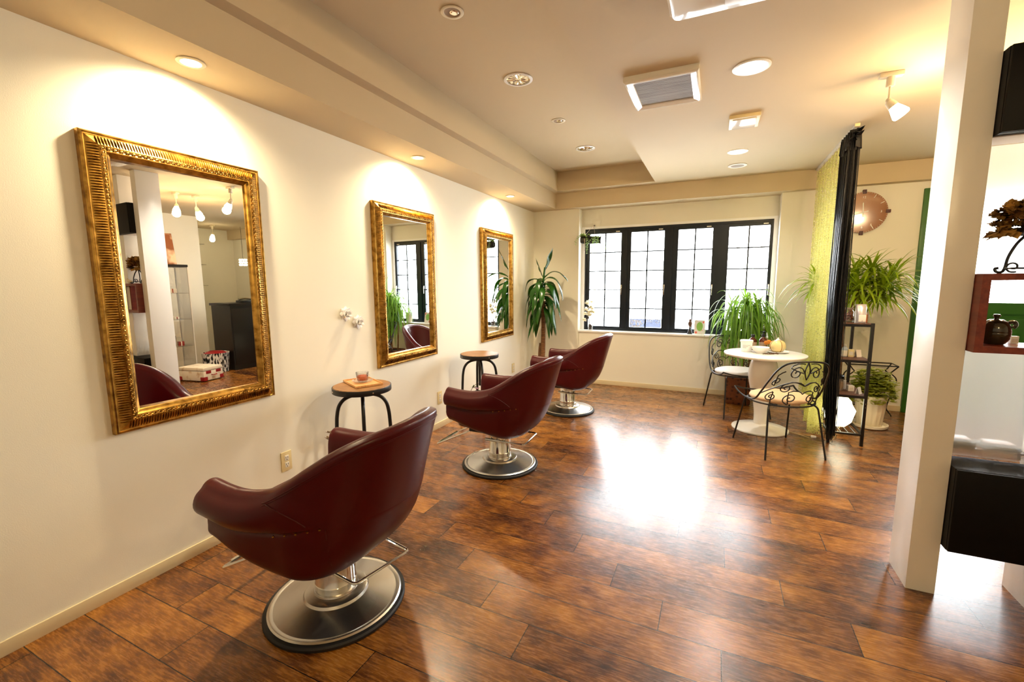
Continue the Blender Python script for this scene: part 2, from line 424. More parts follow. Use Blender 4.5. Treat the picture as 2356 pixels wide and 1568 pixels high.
def lace_material():
    m = bpy.data.materials.new('lime_lace'); m.use_nodes = True; nt = m.node_tree; L = nt.links; N = nt.nodes.new
    b = nt.nodes['Principled BSDF']; b.inputs['Base Color'].default_value = srgb(214, 212, 96); b.inputs['Roughness'].default_value = 0.8
    tr = N('ShaderNodeBsdfTranslucent'); tr.inputs[0].default_value = srgb(240, 238, 160)
    tp = N('ShaderNodeBsdfTransparent')
    m1 = N('ShaderNodeMixShader'); m1.inputs[0].default_value = 0.5; L.new(b.outputs[0], m1.inputs[1]); L.new(tr.outputs[0], m1.inputs[2])
    tc = N('ShaderNodeTexCoord'); v = N('ShaderNodeTexVoronoi'); v.inputs['Scale'].default_value = 55; v.feature = 'DISTANCE_TO_EDGE'; L.new(tc.outputs['Object'], v.inputs['Vector'])
    nz = N('ShaderNodeTexNoise'); nz.inputs['Scale'].default_value = 7; L.new(tc.outputs['Object'], nz.inputs['Vector'])
    a = N('ShaderNodeMath'); a.operation = 'GREATER_THAN'; a.inputs[1].default_value = 0.16; L.new(v.outputs['Distance'], a.inputs[0])
    g = N('ShaderNodeMath'); g.operation = 'MULTIPLY'; L.new(a.outputs[0], g.inputs[0])
    r = N('ShaderNodeMapRange'); r.inputs[1].default_value = 0.4; r.inputs[2].default_value = 0.62; r.inputs[3].default_value = 0.62; r.inputs[4].default_value = 0.95; L.new(nz.outputs[0], r.inputs[0]); L.new(r.outputs[0], g.inputs[1])
    ad = N('ShaderNodeMath'); ad.operation = 'MAXIMUM'; ad.inputs[1].default_value = 0.42; L.new(g.outputs[0], ad.inputs[0])
    m2 = N('ShaderNodeMixShader'); L.new(ad.outputs[0], m2.inputs[0]); L.new(m1.outputs[0], m2.inputs[1]); L.new(tp.outputs[0], m2.inputs[2])
    L.new(m2.outputs[0], nt.nodes['Material Output'].inputs[0]); return m
M_lace = lace_material()

# ------------------------------------------------------------------ room shell
XE, YBACK = 7.6, -2.0
structure(MB().box(-0.1, XE + .1, YBACK - .1, YR + .12, -0.12, 0.0).build('floor', M_floor))
structure(MB().box(-0.15, 0.0, YBACK - .1, YR + .1, 0.0, 2.85).build('wall_left', M_wall))
structure(MB().box(0, XE, YBACK - .12, YBACK, 0, 2.85).build('wall_back', M_wall))
wr = MB()
wr.box(6.0, 6.12, YBACK, 4.3, 0, 2.85); wr.box(6.12, XE, 4.18, 4.3, 0, 2.85); wr.box(XE, XE + .12, 4.18, YW + .2, 0, 2.85)
structure(wr.build('wall_right', M_wall))
wf = MB()
XL, XR_ = 0.645, 2.93
DX0, DX1, DZ = 4.19, 5.22, 2.19
wf.box(0.0, XL, YW, YR + .1, 0, 2.85)
wf.box(XL, XR_, YW + .03, YR + .1, 0, 0.70)
wf.box(XL, XR_, YR, YR + .1, 2.066, 2.85)
wf.box(XR_, DX0, YW, YR + .1, 0, 2.85)
wf.box(DX0, DX1, YW, YR + .1, DZ, 2.85)
wf.box(DX1, XE, YW, YR + .1, 0, 2.85)
wf.box(XL, 0.69, YR - .002, YR + .1, 0.70, 2.066); wf.box(2.885, XR_, YR - .002, YR + .1, 0.70, 2.066)
structure(wf.build('wall_far', M_wall))
# ceiling: right field, tray, back field
ce = MB()
ce.box(X3, XE, YBACK, YB + .001, ZR, 2.85)
ce.box(X2, X3, YT, YB + .001, ZR, 2.85)
ce.box(X2, X3, YBACK, YT, ZT, 2.85)
ce.box(-.1, X2, YBACK, YB + .001, ZR, 2.85)
structure(ce.build('ceiling', M_ceil))
structure(MB().box(0.0, XS, YBACK, YW, ZS, ZR + .01).build('trim_1', M_ceil, label='boxed soffit along the mirror wall'))
structure(MB().box(XS, XE, YB, YW + .15, ZS, ZR + .2).build('trim_2', M_ceil, label='boxed beam above the window wall'))
bl = MB(); bl.box(0.0, 0.008, YBACK, YW, 0, 0.058, 0.002)
structure(bl.build('baseboard_left', M_base))
bf = MB(); bf.box(0.008, XL, YW - .008, YW, 0, 0.058, 0.002); bf.box(XL, XR_, YW + .022, YW + .03, 0, 0.058, 0.002); bf.box(XR_, DX0, YW - .008, YW, 0, 0.058, 0.002); bf.box(DX1, XE, YW - .008, YW, 0, 0.058, 0.002)
structure(bf.build('baseboard_far', M_base))
structure(MB().box(XL + .001, XR_ - .001, YW + .012, YR + .02, 0.70, 0.722, 0.004).build('trim_3', M_trim, label='white window sill'))
tr4 = MB(); tr4.box(XL, XR_, YR - .006, YR, 2.066, 2.095); tr4.box(XL + .001, .69, YR - .012, YR - .002, .722, 2.095); tr4.box(2.885, XR_ - .001, YR - .012, YR - .002, .722, 2.095)
structure(tr4.build('trim_4', M_trim, label='white casing round the window'))
structure(MB().box(-4, 12, YR + .13, 9.5, -0.35, -0.15).build('terrace_floor', M_terrace))

# window
win = bpy.data.objects.new('window_1', None); C.objects.link(win); win['kind'] = 'structure'; win.location = (0, YR, 0)
WZ0, WZ1 = 0.722, 2.066
fr = MB(); fr.box(.69, .715, .0, .07, WZ0, WZ1); fr.box(2.862, 2.885, .0, .07, WZ0, WZ1); fr.box(.715, 2.862, .0, .07, WZ1 - .03, WZ1); fr.box(.715, 2.862, .0, .07, WZ0, WZ0 + .03)
for xm in (1.2335, 1.786, 2.344): fr.box(xm - .02, xm + .02, -.006, .07, WZ0 + .03, WZ1 - .03)
fr.build('window_frame', M_winframe, win)
panes = [(.755, 1.169), (1.298, 1.703), (1.869, 2.256), (2.432, 2.853)]
lims = [(.715, 1.2135), (1.2535, 1.766), (1.806, 2.324), (2.364, 2.862)]
for (a, b_), (l0, l1) in zip(panes, lims):
    sh = MB(); z0, z1 = WZ0 + .03, WZ1 - .03
    sh.box(l0, a, .008, .05, z0, z1); sh.box(b_, l1, .008, .05, z0, z1); sh.box(a, b_, .008, .05, z1 - .036, z1); sh.box(a, b_, .008, .05, z0, z0 + .022)
    casement = sh.build('casement', M_winframe, win)
    pz0, pz1 = z0 + .022, z1 - .036
    mu = MB(); xm = (a + b_) / 2; mu.box(xm - .008, xm + .008, .020, .036, pz0, pz1)
    for k in range(1, 5): mu.box(a, b_, .020, .036, pz0 + (pz1 - pz0) * k / 5 - .007, pz0 + (pz1 - pz0) * k / 5 + .007)
    mu.build('muntin', M_winframe, casement)
    MB().box(a, b_, .0265, .0295, pz0, pz1).build('pane', M_glass, casement)
    MB().box(b_ - .07, b_ - .02, .003, .008, z1 - .022, z1 - .010).build('sticker', M_paper, casement)
    hd = MB(); hd.box(b_ + .01, b_ + .025, -.012, .008, 1.27, 1.33, .003); hd.box(b_ + .012, b_ + .022, -.022, -.012, 1.20, 1.32, .003)
    hd.build('window_handle', M_chrome, casement)
# decorative film low on the second pane
fm = MB().box(1.30, 1.70, YR + .020, YR + .0215, .776, .885).build('window_film', M_film)
tag(fm, 'grey-blue film with cream curls along the bottom of the second window pane', 'window film')
for cxx, czz, rr, k in ((1.36, .82, .045, 2.6), (1.39, .815, .055, 2.3), (1.42, .83, .04, 2), (1.46, .85, .028, 1.6), (1.53, .862, .02, 1.5), (1.58, .864, .018, 1.5), (1.65, .86, .026, 1.4), (1.33, .845, .03, 1.8)):
    pts = []
    for i in range(44):
        t = i / 43; a = t * k * pi * 2 * .6 + cxx * 40; rad = rr * (0.55 + .45 * sin(t * 3.0))
        pts.append((cxx + rad * cos(a), YR + .0185, max(.782, min(.88, czz + rad * sin(a)))))
    MB().tube(pts, .0022, 5).build('curl', M_curl, fm)

# green entrance door on the far wall
dr = bpy.data.objects.new('door_1', None); C.objects.link(dr); dr['kind'] = 'structure'; dr.location = (0, YW, 0)
f = MB(); f.box(4.13, 4.25, -.03, .10, 0, 2.25, .004); f.box(5.16, 5.28, -.03, .10, 0, 2.25, .004); f.box(4.25, 5.16, -.03, .10, 2.13, 2.25, .004)
f.build('door_frame', M_green, dr)
lf = MB(); lf.box(4.25, 4.36, .02, .065, 0, 2.13); lf.box(5.05, 5.16, .02, .065, 0, 2.13); lf.box(4.36, 5.05, .02, .065, 2.02, 2.13); lf.box(4.36, 5.05, .02, .065, 1.03, 1.14); lf.box(4.36, 5.05, .02, .065, 0, .2); lf.box(4.65, 4.76, .02, .065, .2, 1.03)
lf.build('door_leaf', M_green, dr)
for a, b_ in ((4.36, 4.65), (4.76, 5.05)):
    MB().box(a, b_, .035, .055, .2, 1.03).merge(MB().box(a + .03, b_ - .03, .025, .036, .24, .99, .006)).build('door_panel', M_green, dr)
MB().box(4.36, 5.05, .04, .046, 1.14, 2.02).build('pane', M_glass, dr)
MB().lathe([(0, 0), (.024, .002), (.026, .012), (.012, .02), (.011, .04), (.026, .05), (.022, .066), (0, .07)], 16).xf(Matrix.Translation((5.105, .02, 1.0)) @ Matrix.Rotation(radians(90), 4, 'X')).build('door_handle', M_chrome, dr)

# partition of white posts with frosted panels
pt = bpy.data.objects.new('wall_partition', None); C.objects.link(pt); pt['kind'] = 'structure'
PY0, PY1 = 2.36, 2.566
for xa in (3.15, 3.551, 4.05):
    MB().box(xa, xa + .10, PY0, PY1, 0.0, ZR, .0015).build('post', M_post, pt, label='white floor-to-ceiling post')
for xa, xb in ((3.25, 3.551), (3.651, 4.05)):
    for za, zb in ((.592, 1.068), (1.382, 1.888)):
        MB().box(xa, xb, 2.50, 2.506, za, zb).build('frosted_panel', M_frost, pt, label='frosted glass panel')

# ------------------------------------------------------------------ mirrors
def make_mirror(label, yc, zc, w, h, tilt):
    t = thing('wall_mirror', label, 'mirror', (0.0005, yc, zc), 0, 'gold framed mirrors')
    prof = [(0, 0), (0, .026), (.004, .032), (.009, .033), (.012, .029), (.016, .028), (.022, .032), (.036, .040), (.050, .046), (.055, .050), (.058, .051), (.060, .048), (.068, .048), (.071, .050), (.075, .049), (.079, .043), (.086, .038), (.090, .036), (.094, .030), (.095, .012), (.095, 0)]
    m = MB(); rings = []
    for sy, sz in ((-1, -1), (1, -1), (1, 1), (-1, 1)):
        rings.append([(d, sy * (w / 2 - a), sz * (h / 2 - a)) for a, d in prof])
    m.loft(rings, closed=True, loop=True)
    m.build('frame', M_gold, t, sharp=30)
    fl = MB()
    def ridge(y, z, ay, az, L_):   # small raised rib from outer to inner edge on the cove
        P = []
        for k in range(5):
            q = k / 4; a = .019 + .034 * q; d = .0305 + (.047 - .0305) * q + .0035 * sin(pi * min(1, q * 1.1 + .05))
            P.append((d, y + ay * a, z + az * a))
        fl.tube(P, [.0016, .0026, .003, .0032, .0018], 5)
    nh = int((w - .10) / .0105); nv = int((h - .10) / .0105)
    for k in range(nh + 1):
        y = -w / 2 + .05 + (w - .10) * k / nh
        ridge(y, h / 2, 0, -1, 0); ridge(y, -h / 2, 0, 1, 0)
    for k in range(nv + 1):
        z = -h / 2 + .05 + (h - .10) * k / nv
        ridge(-w / 2, z, 1, 0, 0); ridge(w / 2, z, -1, 0, 0)
    fl.build('fluting', M_golddark, t)
    bd = MB()
    def bead(y, z, vert):
        sc = (.7, .8, 1.5) if vert else (.7, 1.5, .8)
        bd.ball((.0505, y, z), .0058, 6, sc)
        o = .0045
        bd.ball((.0525, y + (o if vert else .006), z + (.006 if vert else o)), .0036, 6)
        bd.ball((.0525, y - (o if vert else .006), z - (.006 if vert else o)), .0034, 6)
    b0 = .0635
    nh = int((w - 2 * b0) / .021); nv = int((h - 2 * b0) / .021)
    for k in range(nh + 1):
        y = -w / 2 + b0 + (w - 2 * b0) * k / nh; bead(y, h / 2 - b0, False); bead(y, -h / 2 + b0, False)
    for k in range(1, nv):
        z = -h / 2 + b0 + (h - 2 * b0) * k / nv; bead(-w / 2 + b0, z, True); bead(w / 2 - b0, z, True)
    bd.build('beading', M_gold, t)
    g = MB(); gw = w / 2 - .092; gh = h / 2 - .092
    v = [(.0125, -gw, -gh), (.0125 + 0, gw, -gh), (.0125, gw, gh), (.0125, -gw, gh)]
    v = [(x + .0 + tilt * y + .002, y, z) for x, y, z in v]
    vb = [(x - .004, y, z) for x, y, z in v]
    g.add(v + vb, [[0, 1, 2, 3], [7, 6, 5, 4], [0, 4, 5, 1], [1, 5, 6, 2], [2, 6, 7, 3], [3, 7, 4, 0]])
    g.build('mirror_glass', M_mirror, t, sharp=5)
    return t
make_mirror('ornate gold framed mirror nearest the camera, reflecting white posts and shelves', 1.308, 1.343, .752, 1.248, .036)
make_mirror('ornate gold framed mirror above the stool with the tea cup, reflecting a green plant', 2.952, 1.338, .765, 1.246, .030)
make_mirror('farthest ornate gold framed mirror, beside the corn plant', 4.612, 1.331, .795, 1.24, .027)

# ------------------------------------------------------------------ salon chair
def sstep(a, b, x):
    t = max(0.0, min(1.0, (x - a) / (b - a))); return t * t * (3 - 2 * t)
def interp(tab, x):
    if x <= tab[0][0]: return tab[0][1]
    if x >= tab[-1][0]: return tab[-1][1]
    n = len(tab)
    def slope(i):
        if i in (0, n - 1): return 0.0
        return (tab[i + 1][1] - tab[i - 1][1]) / (tab[i + 1][0] - tab[i - 1][0])
    for i in range(n - 1):
        (x0, y0), (x1, y1) = tab[i], tab[i + 1]
        if x <= x1:
            h = x1 - x0; t = (x - x0) / h
            return (2 * t ** 3 - 3 * t * t + 1) * y0 + (t ** 3 - 2 * t * t + t) * h * slope(i) + (3 * t * t - 2 * t ** 3) * y1 + (t ** 3 - t * t) * h * slope(i + 1)
U_F, U_E, AX, AY = -.285, .08, .325, .305
def chair_station(q):
    # q from -1 (front of left arm) to 1; returns ref point, normal, param 'e' along (metres-like)
    sgn = -1 if q < 0 else 1; a = 1 - abs(q)          # a: 0 at arm front, 1 at back centre
    if a < .42:
        u = U_F + (U_E - U_F) * a / .42; v = AY + .012 * sin(pi * a / .42); n = (0, 1); ph = 0
    else:
        ph = (a - .42) / .58 * pi / 2
        u = U_E + AX * sin(ph); v = AY * cos(ph)
        n = (sin(ph) / AX, cos(ph) / AY); l = sqrt(n[0] ** 2 + n[1] ** 2); n = (n[0] / l, n[1] / l)
    return u, sgn * v, (n[0], sgn * n[1]), a
ZTOP = [(0, .612), (.12, .606), (.25, .607), (.38, .628), (.48, .670), (.58, .722), (.70, .782), (.82, .822), (1, .842)]
ZBOT = [(0, .362), (.15, .330), (.30, .298), (.42, .276), (.55, .264), (.75, .262), (1, .268)]
ZCR = [(0, .482), (.25, .470), (.45, .485), (.65, .505)]
def chair_profile(a):
    zt = interp(ZTOP, a); zb = interp(ZBOT, a); zc = interp(ZCR, a)
    b = sstep(.42, .95, a); roll = 1 - sstep(.30, .62, a)
    th = .078 - .012 * b
    def off(z):
        o = b * (z - .55) * .27
        if z < .50: o -= (.050 * b + .012 * (1 - b)) * ((.50 - z) / .2) ** 2.2
        return o
    P = [(-.17, zb + .012), (-.075, zb + .001), (-.035, zb + .008), (-.010, zb + .040), (-.010 * roll, zb + (zc - zb) * .5), (-.012 * roll, zc - .022), (-.018 * roll, zc - .004), (-.010 * roll, zc + .004), (.014 * roll, zc + .012),
         (.030 * roll, zc + (zt - zc) * .36), (.022 * roll, zc + (zt - zc) * .66), (.0, zt - .022), (-.014, zt - .006), (-.034, zt), (-.054, zt - .007), (-.068, zt - .026), (-th, zt - .07 if zt > .55 else zt - .05), (-th - .004, .47), (-th - .012, .40)]
    return [(n + off(z), z) for n, z in P], (zt, zb, zc)
def chair_point(q, n, z):
    u, v, nn, a = chair_station(q)
    return (u + nn[0] * n, v + nn[1] * n, z)
def chair_shell():
    rings = []; NS = 72
    def ring(q, shrink=0.0, du=0.0):
        prof, _ = chair_profile(1 - abs(q))
        pp = smooth_path([(n, z, 0) for n, z in prof], 3)
        cn = sum(p.x for p in pp) / len(pp); cz = sum(p.y for p in pp) / len(pp)
        r = []
        for p in pp:
            n = p.x + (cn - p.x) * shrink; z = p.y + (cz - p.y) * shrink
            x, y, zz = chair_point(q, n, z); r.append((x + du, y, zz))
        return r
    for s_, du in ((.5, -.016), (.22, -.013), (.08, -.008), (.02, -.003)): rings.append(ring(-1, s_, du))
    for i in range(NS + 1): rings.append(ring(-1 + 2 * i / NS))
    for s_, du in ((.02, -.003), (.08, -.008), (.22, -.013), (.5, -.016)): rings.append(ring(1, s_, du))
    m = MB(); m.loft(rings, True, True); return m
def chair_seams():
    m = MB()
    for dz, dn in ((.034, .0), (.042, .0)):           # twin stitch lines under the back rim
        for half in (0,):
            P = []
            for i in range(61):
                q = -.60 + 1.2 * i / 60
                prof, (zt, zb, zc) = chair_profile(1 - abs(q)); pp = smooth_path([(n, z, 0) for n, z in prof], 3)
                z = zt - dz; n = max((p.x for p in pp if abs(p.y - z) < .012), default=0)
                P.append(chair_point(q, n + .0006, z))
            m.tube(P, .0013, 5)
    for s in (-1, 1):                                 # seam where arm meets back, down to the skirt
        P = []
        for i in range(16):
            t = i / 15; q = s * (.60 - .17 * t); a = 1 - abs(q)
            prof, (zt, zb, zc) = chair_profile(a); pp = smooth_path([(n, z, 0) for n, z in prof], 3)
            z = zt - .03 + (zc + .02 - zt + .03) * t; n = max((p.x for p in pp if abs(p.y - z) < .012), default=0)
            P.append(chair_point(q, n + .0006, z))
        m.tube(P, .0015, 5)
        P = []
        for i in range(14):
            q = s * .36; prof, (zt, zb, zc) = chair_profile(.64); pp = smooth_path([(n, z, 0) for n, z in prof], 3)
            z = zc - (zc - zb - .04) * i / 13; n = max((p.x for p in pp if abs(p.y - z) < .012), default=0)
            P.append(chair_point(q, n + .0006, z))
        m.tube(P, .0011, 5)
    return m
def chair_stud(q):
    prof, (zt, zb, zc) = chair_profile(1 - abs(q)); pp = smooth_path([(n, z, 0) for n, z in prof], 3)
    n = max((p.x for p in pp if abs(p.y - zc) < .012), default=0)
    return MB().ball(chair_point(q, n + .0015, zc), .0042, 8)
def make_chair(label, loc, rz):
    t = thing('salon_chair', label, 'salon chair', loc, rz, 'burgundy salon chairs')
    sh = chair_shell().build('shell', M_leather, t, sharp=60)
    chair_seams().build('seam', M_seam, sh)
    for s in (-1, 1):
        for k in range(5): chair_stud(s * (.56 - .045 * k)).build('stud', M_golddark, sh)
    seat = MB(); R = []
    for z, k in ((.30, .90), (.31, .97), (.36, 1), (.43, 1), (.458, .97), (.472, .88), (.478, .6)):
        rg = []
        for i in range(40):
            a = 2 * pi * i / 40; c_, s_ = cos(a), sin(a); p = 5.0
            x = math.copysign(abs(c_) ** (2 / p), c_); y = math.copysign(abs(s_) ** (2 / p), s_)
            rg.append((-.025 + .268 * x * k, .226 * y * k, z + (.010 * (1 - x * x) if z > .45 else 0)))
        R.append(rg)
    seat.loft(R, True, True); seat.build('seat', M_leather, t)
    MB().box(-.18, .16, -.17, .17, .262, .33, .008).build('seat_pan', M_rubber, t)
    MB().lathe([(.0, .0), (.281, .0), (.285, .004), (.285, .014), (.279, .020), (.262, .021), (.26, .012), (0, .012)], 64).build('rubber_ring', M_rubber, t)
    base = MB().lathe([(.0, .014), (.262, .014), (.268, .024), (.262, .029), (.252, .029), (.245, .027), (.20, .036), (.132, .052), (.126, .062), (.121, .064), (.09, .068), (.088, .074), (0, .074)], 72)
    base.build('base', M_steel, t, sharp=25)
    MB().lathe([(0, .07), (.083, .07), (.084, .105), (.081, .109), (.081, .268), (0, .268)], 40).build('column', M_chrome, t)
    # pump pedal bar and foot rest
    pd = round_path([(-.06, -.085, .21), (.222, -.045, .196), (.212, .225, .196), (.02, .205, .21), (.01, .07, .215)], .02)
    MB().tube(pd, .0062, 8).merge(MB().tube([(-.075, -.088, .212), (.04, -.072, .206)], .011, 8)).build('pedal', M_chrome, t)
    ft = round_path([(-.16, -.16, .27), (-.475, -.165, .118), (-.475, .165, .118), (-.16, .16, .27)], .02)
    fr_ = MB().tube(ft, .0068, 8); fr_.tube([(-.475, -.13, .121), (-.475, .13, .121)], .0105, 8)
    fr_.build('footrest', M_chrome, t)
    return t
ch1 = make_chair('burgundy leather salon chair nearest the camera, seen from behind', (.90, 1.262, 0), radians(3))
ch2 = dup(ch1, (.90, 2.85, 0), radians(0), 'burgundy leather salon chair in the middle of the row of three')
ch3 = dup(ch1, (.93, 4.43, 0), radians(0), 'burgundy leather salon chair farthest away, beside the corn plant')
for c_, off, sc in ((ch1, (-.02, .03, .015), (.965, 1.17, 1)), (ch2, (-.02, .055, 0), (1, 1, 1)), (ch3, (-.022, .038, .0), (1, 1, 1))):
    for k in kids(c_):                                # each upper part turns on its column
        if k.name.split('.')[0] in ('base', 'rubber_ring', 'column'): continue
        if k.name.startswith('pedal'):
            if c_ is ch1: k.rotation_euler = (0, 0, radians(-16))
            continue
        k.location = off; k.scale = sc

# ------------------------------------------------------------------ stools
def make_stool(label, loc, rz, zt):
    t = thing('stool', label, 'stool', loc, rz, 'round wooden stools')
    MB().lathe([(0, zt - .030), (.176, zt - .030), (.180, zt - .006), (.176, zt), (0, zt + .001)], 48).build('seat', M_wood, t)
    rim = MB().lathe([(.176, zt - .037), (.1835, zt - .037), (.1845, zt - .034), (.1845, zt - .006), (.1835, zt - .003), (.1795, zt - .003), (.1795, zt - .03), (.176, zt - .033)], 48)
    rim.f = [q for q in rim.f if len(q) < 10]
    rim.build('rim_band', M_black, t)
    for k in range(4):
        a = radians(20) + k * pi / 2; MB().ball((.1845 * cos(a), .1845 * sin(a), zt - .02), .006, 8).build('rivet', M_chrome, t)
    MB().lathe([(0, zt - .075), (.03, zt - .075), (.034, zt - .05), (.06, zt - .037), (.06, zt - .030), (0, zt - .030)], 24).build('hub', M_black, t)
    MB().lathe([(0, .37), (.010, .375), (.0115, .38), (.0115, zt - .07), (0, zt - .07)], 16).build('screw', M_black, t)
    for k in range(4):
        a = k * pi / 2
        P = [(.018, zt - .062), (.07, zt - .068), (.115, zt - .088), (.146, zt - .128), (.160, zt - .185), (.166, zt - .26), (.176, .22), (.186, .012), (.186, .001)]
        P = smooth_path([(r * cos(a), r * sin(a), z) for r, z in P], 4)
        MB().tube(P, .0118, 10).build('leg', M_black, t)
    bars = MB()
    for k in range(4):
        a = k * pi / 2; b2 = a + pi / 2; r = .172
        bars.tube([(r * cos(a), r * sin(a), .285), (r * cos(b2), r * sin(b2), .285)], .006, 8)
    bars.build('stretcher', M_black, t)
    return t
ZST1 = .705
st1 = make_stool('round wooden stool with black legs carrying the tray and tea cup', (.262, 2.13, 0), radians(44), ZST1)
st2 = make_stool('round wooden stool with a bare top, under the gap between the farther mirrors', (.285, 3.66, 0), radians(38), .69)

# tray, saucer, cup on the near stool
ty = thing('tray', 'small light wooden tray on the round stool', 'tray', (.236, 2.165, ZST1 + .002), radians(-27))
MB().box(-.13, .13, -.088, .088, 0, .006, .002).build('board', M_tray, ty)
rm = MB(); rm.box(-.13, .13, -.088, -.082, .006, .013, .002); rm.box(-.13, .13, .082, .088, .006, .013, .002); rm.box(-.13, -.124, -.082, .082, .006, .013, .002); rm.box(.124, .13, -.082, .082, .006, .013, .002)
rm.build('rim', M_tray, ty)
sau = MB().lathe([(0, .002), (.03, .002), (.045, .005), (.066, .012), (.067, .014), (.045, .008), (.03, .005), (0, .005)], 32)
so = sau.build('saucer', M_cup, None, (.232, 2.168, ZST1 + .008)); tag(so, 'clear glass saucer under the tea cup', 'saucer')
tc_ = thing('tea_cup', 'clear glass cup of red tea on the wooden tray', 'cup', (.232, 2.168, ZST1 + .0135))
MB().lathe([(0, 0), (.028, 0), (.033, .006), (.038, .03), (.042, .062), (.0405, .062), (.0365, .03), (.0315, .008), (0, .004)], 32).build('bowl', M_cup, tc_)
MB().lathe([(0, .0045), (.031, .008), (.036, .028), (.0372, .038), (0, .038)], 32).build('tea', M_tea, tc_, label='red tea')
MB().tube(smooth_path([(.040, 0, .052), (.058, 0, .050), (.062, 0, .035), (.052, 0, .022), (.037, 0, .020)], 4), .003, 6).build('handle', M_cup, tc_)

# sprigs by the stools
def sprig(label, loc, rz, pet):
    t = thing('flower_sprig', label, 'artificial flower', loc, rz)
    st_ = MB().tube(smooth_path([(0, 0, 0), (.03, .01, .05), (.07, -.01, .07), (.12, .0, .045)], 5), .003, 6)
    st_.tube(smooth_path([(.07, -.01, .07), (.09, .02, .10), (.12, .03, .105)], 4), .002, 6); st_.build('stem', M_clay, t)
    lv = MB()
    for k in range(5): lv.leaf((.03 + .02 * k, 0, .055), k * 2.3, .5, .05, .02, 6, 4)
    lv.build('foliage', M_corn, t)
    fl_ = MB()
    for k in range(6): fl_.leaf((.12, 0, .05), k * pi / 3, .7, .035, .026, 12, 4, .1)
    fl_.build('petals', pet, t); f2 = MB()
    for k in range(5): f2.leaf((.12, .03, .105), k * 1.25, .5, .022, .014, 12, 3, .1)
    f2.build('bud', pet, t); return t
sprig('pink artificial flower sprig on the stretcher of the bare-topped stool', (.163, 3.68, .291), radians(-25), M_pink)
sp = sprig('dark twig sprig with tiny buds on the stretcher of the tea stool', (.14, 2.11, .291), radians(225), M_clay)

# ------------------------------------------------------------------ wall flowers, outlets
def wall_flower(label, y, z, rib):
    t = thing('paper_flower', label, 'wall flower', (.002, y, z), 0, 'white flowers on the wall')
    p = MB()
    for ring_, n, el, L_ in ((0, 8, .25, .055), (1, 7, .7, .048), (2, 5, 1.15, .036)):
        for k in range(n):
            p.leaf((.004 * ring_, 0, 0), 0, 0, .001, .001, 0, 1)
            q = MB().leaf((0, 0, 0.004 * ring_), k * 2 * pi / n + ring_, el, L_, .036, 10, 5, .2, 0, lambda t_: min(1, .3 + 2.2 * t_) * (1 - t_ ** 5), .25)
            p.merge(q, Matrix.Rotation(radians(90), 4, 'Y'))
    p.build('petals', M_purewhite, t)
    MB().lathe([(0, 0), (.012, 0), (.012, .01), (0, .012)], 12).xf(Matrix.Rotation(radians(90), 4, 'Y')).build('centre', M_purewhite, t)
    if rib: MB().box(.012, .018, -.022, .004, -.026, -.018, .002).build('ribbon', M_yellow, t)
    return t
wall_flower('white paper flower with a yellow ribbon, upper left of the pair on the wall', 2.278, 1.152, True)
wall_flower('plain white paper flower, lower right of the pair on the wall', 2.388, 1.087, False)

def outlet(label, y, z):
    t = thing('wall_outlet', label, 'power outlet', (.0005, y, z), 0, 'wall outlets under the mirrors')
    MB().box(0, .007, -.035, .035, -.060, .060, .003).build('plate', M_ivory, t)
    for dz in (-.021, .021):
        s_ = MB().box(.006, .0095, -.0135, .0135, dz - .0165, dz + .0165, .002).build('socket', M_socket, t)
        sl = MB(); sl.box(.0094, .0100, -.008, -.005, dz - .002, dz + .009); sl.box(.0094, .0100, .005, .008, dz - .002, dz + .009); sl.box(.0094, .0100, -.003, .003, dz - .012, dz - .007)
        sl.build('slot', M_black, s_)
    return t
o1 = outlet('ivory wall outlet under the nearest mirror', 1.742, .292)
dup(o1, (.0005, 3.385, .290), label='ivory wall outlet left of the middle salon chair')
dup(o1, (.0005, 5.047, .280), label='ivory wall outlet low beside the corn plant')

# ------------------------------------------------------------------ ceiling fittings
def spotlight(parent, loc, energy, size, blend, col, aim, radius=.03):
    d = bpy.data.lights.new('lamp_light', 'SPOT'); d.energy = energy; d.spot_size = size; d.spot_blend = blend; d.color = col; d.shadow_soft_size = radius
    o = bpy.data.objects.new('lamp_light', d); C.objects.link(o); o.parent = parent; o.location = loc
    o.rotation_euler = Vector(aim).to_track_quat('-Z', 'Y').to_euler(); return o
def soffit_light(label, y):
    t = thing('downlight', label, 'downlight', (.19, y, ZS), 0, 'lit downlights in the soffit')
    MB().lathe([(.040, -.001), (.055, -.001), (.056, -.004), (.053, -.006), (.040, -.006), (.037, -.002)], 32).build('rim', M_dlrim, t)
    MB().lathe([(0, -.0045), (.038, -.0045), (.038, -.001), (0, -.001)], 32).build('lens', M_litwarm, t)
    spotlight(t, (0, 0, -.012), 62 * SPOT, radians(150), 1.0, WARM, (-.30, 0, -1), .035)
    return t
soffit_light('lit downlight in the soffit above the nearest mirror', 1.287)
soffit_light('lit downlight in the soffit above the middle mirror', 2.912)
soffit_light('lit downlight in the soffit above the farthest mirror', 4.591)
def small_can(label, y):
    t = thing('downlight', label, 'downlight', (1.02, y, ZT), 0, 'small unlit downlights in the tray')
    m = MB().lathe([(.060, -.001), (.060, -.004), (.056, -.006), (.044, -.006), (.042, -.003), (.036, -.0008), (.036, -.001)], 32); m.f = [q for q in m.f if len(q) < 10]
    m.build('rim', M_dlrim, t)
    MB().lathe([(0, -.0006), (.043, -.0006), (.042, -.0036), (.03, -.0015), (0, -.0012)], 32).build('recess', M_label, t)
    MB().lathe([(0, -.004), (.014, -.0045), (.022, -.003), (.024, -.0012), (0, -.0012)], 24).xf(Matrix.Translation((.004, .012, 0))).build('lamp', M_refl, t)
    return t
small_can('small unlit adjustable downlight in the tray ceiling nearest the camera', 2.111)
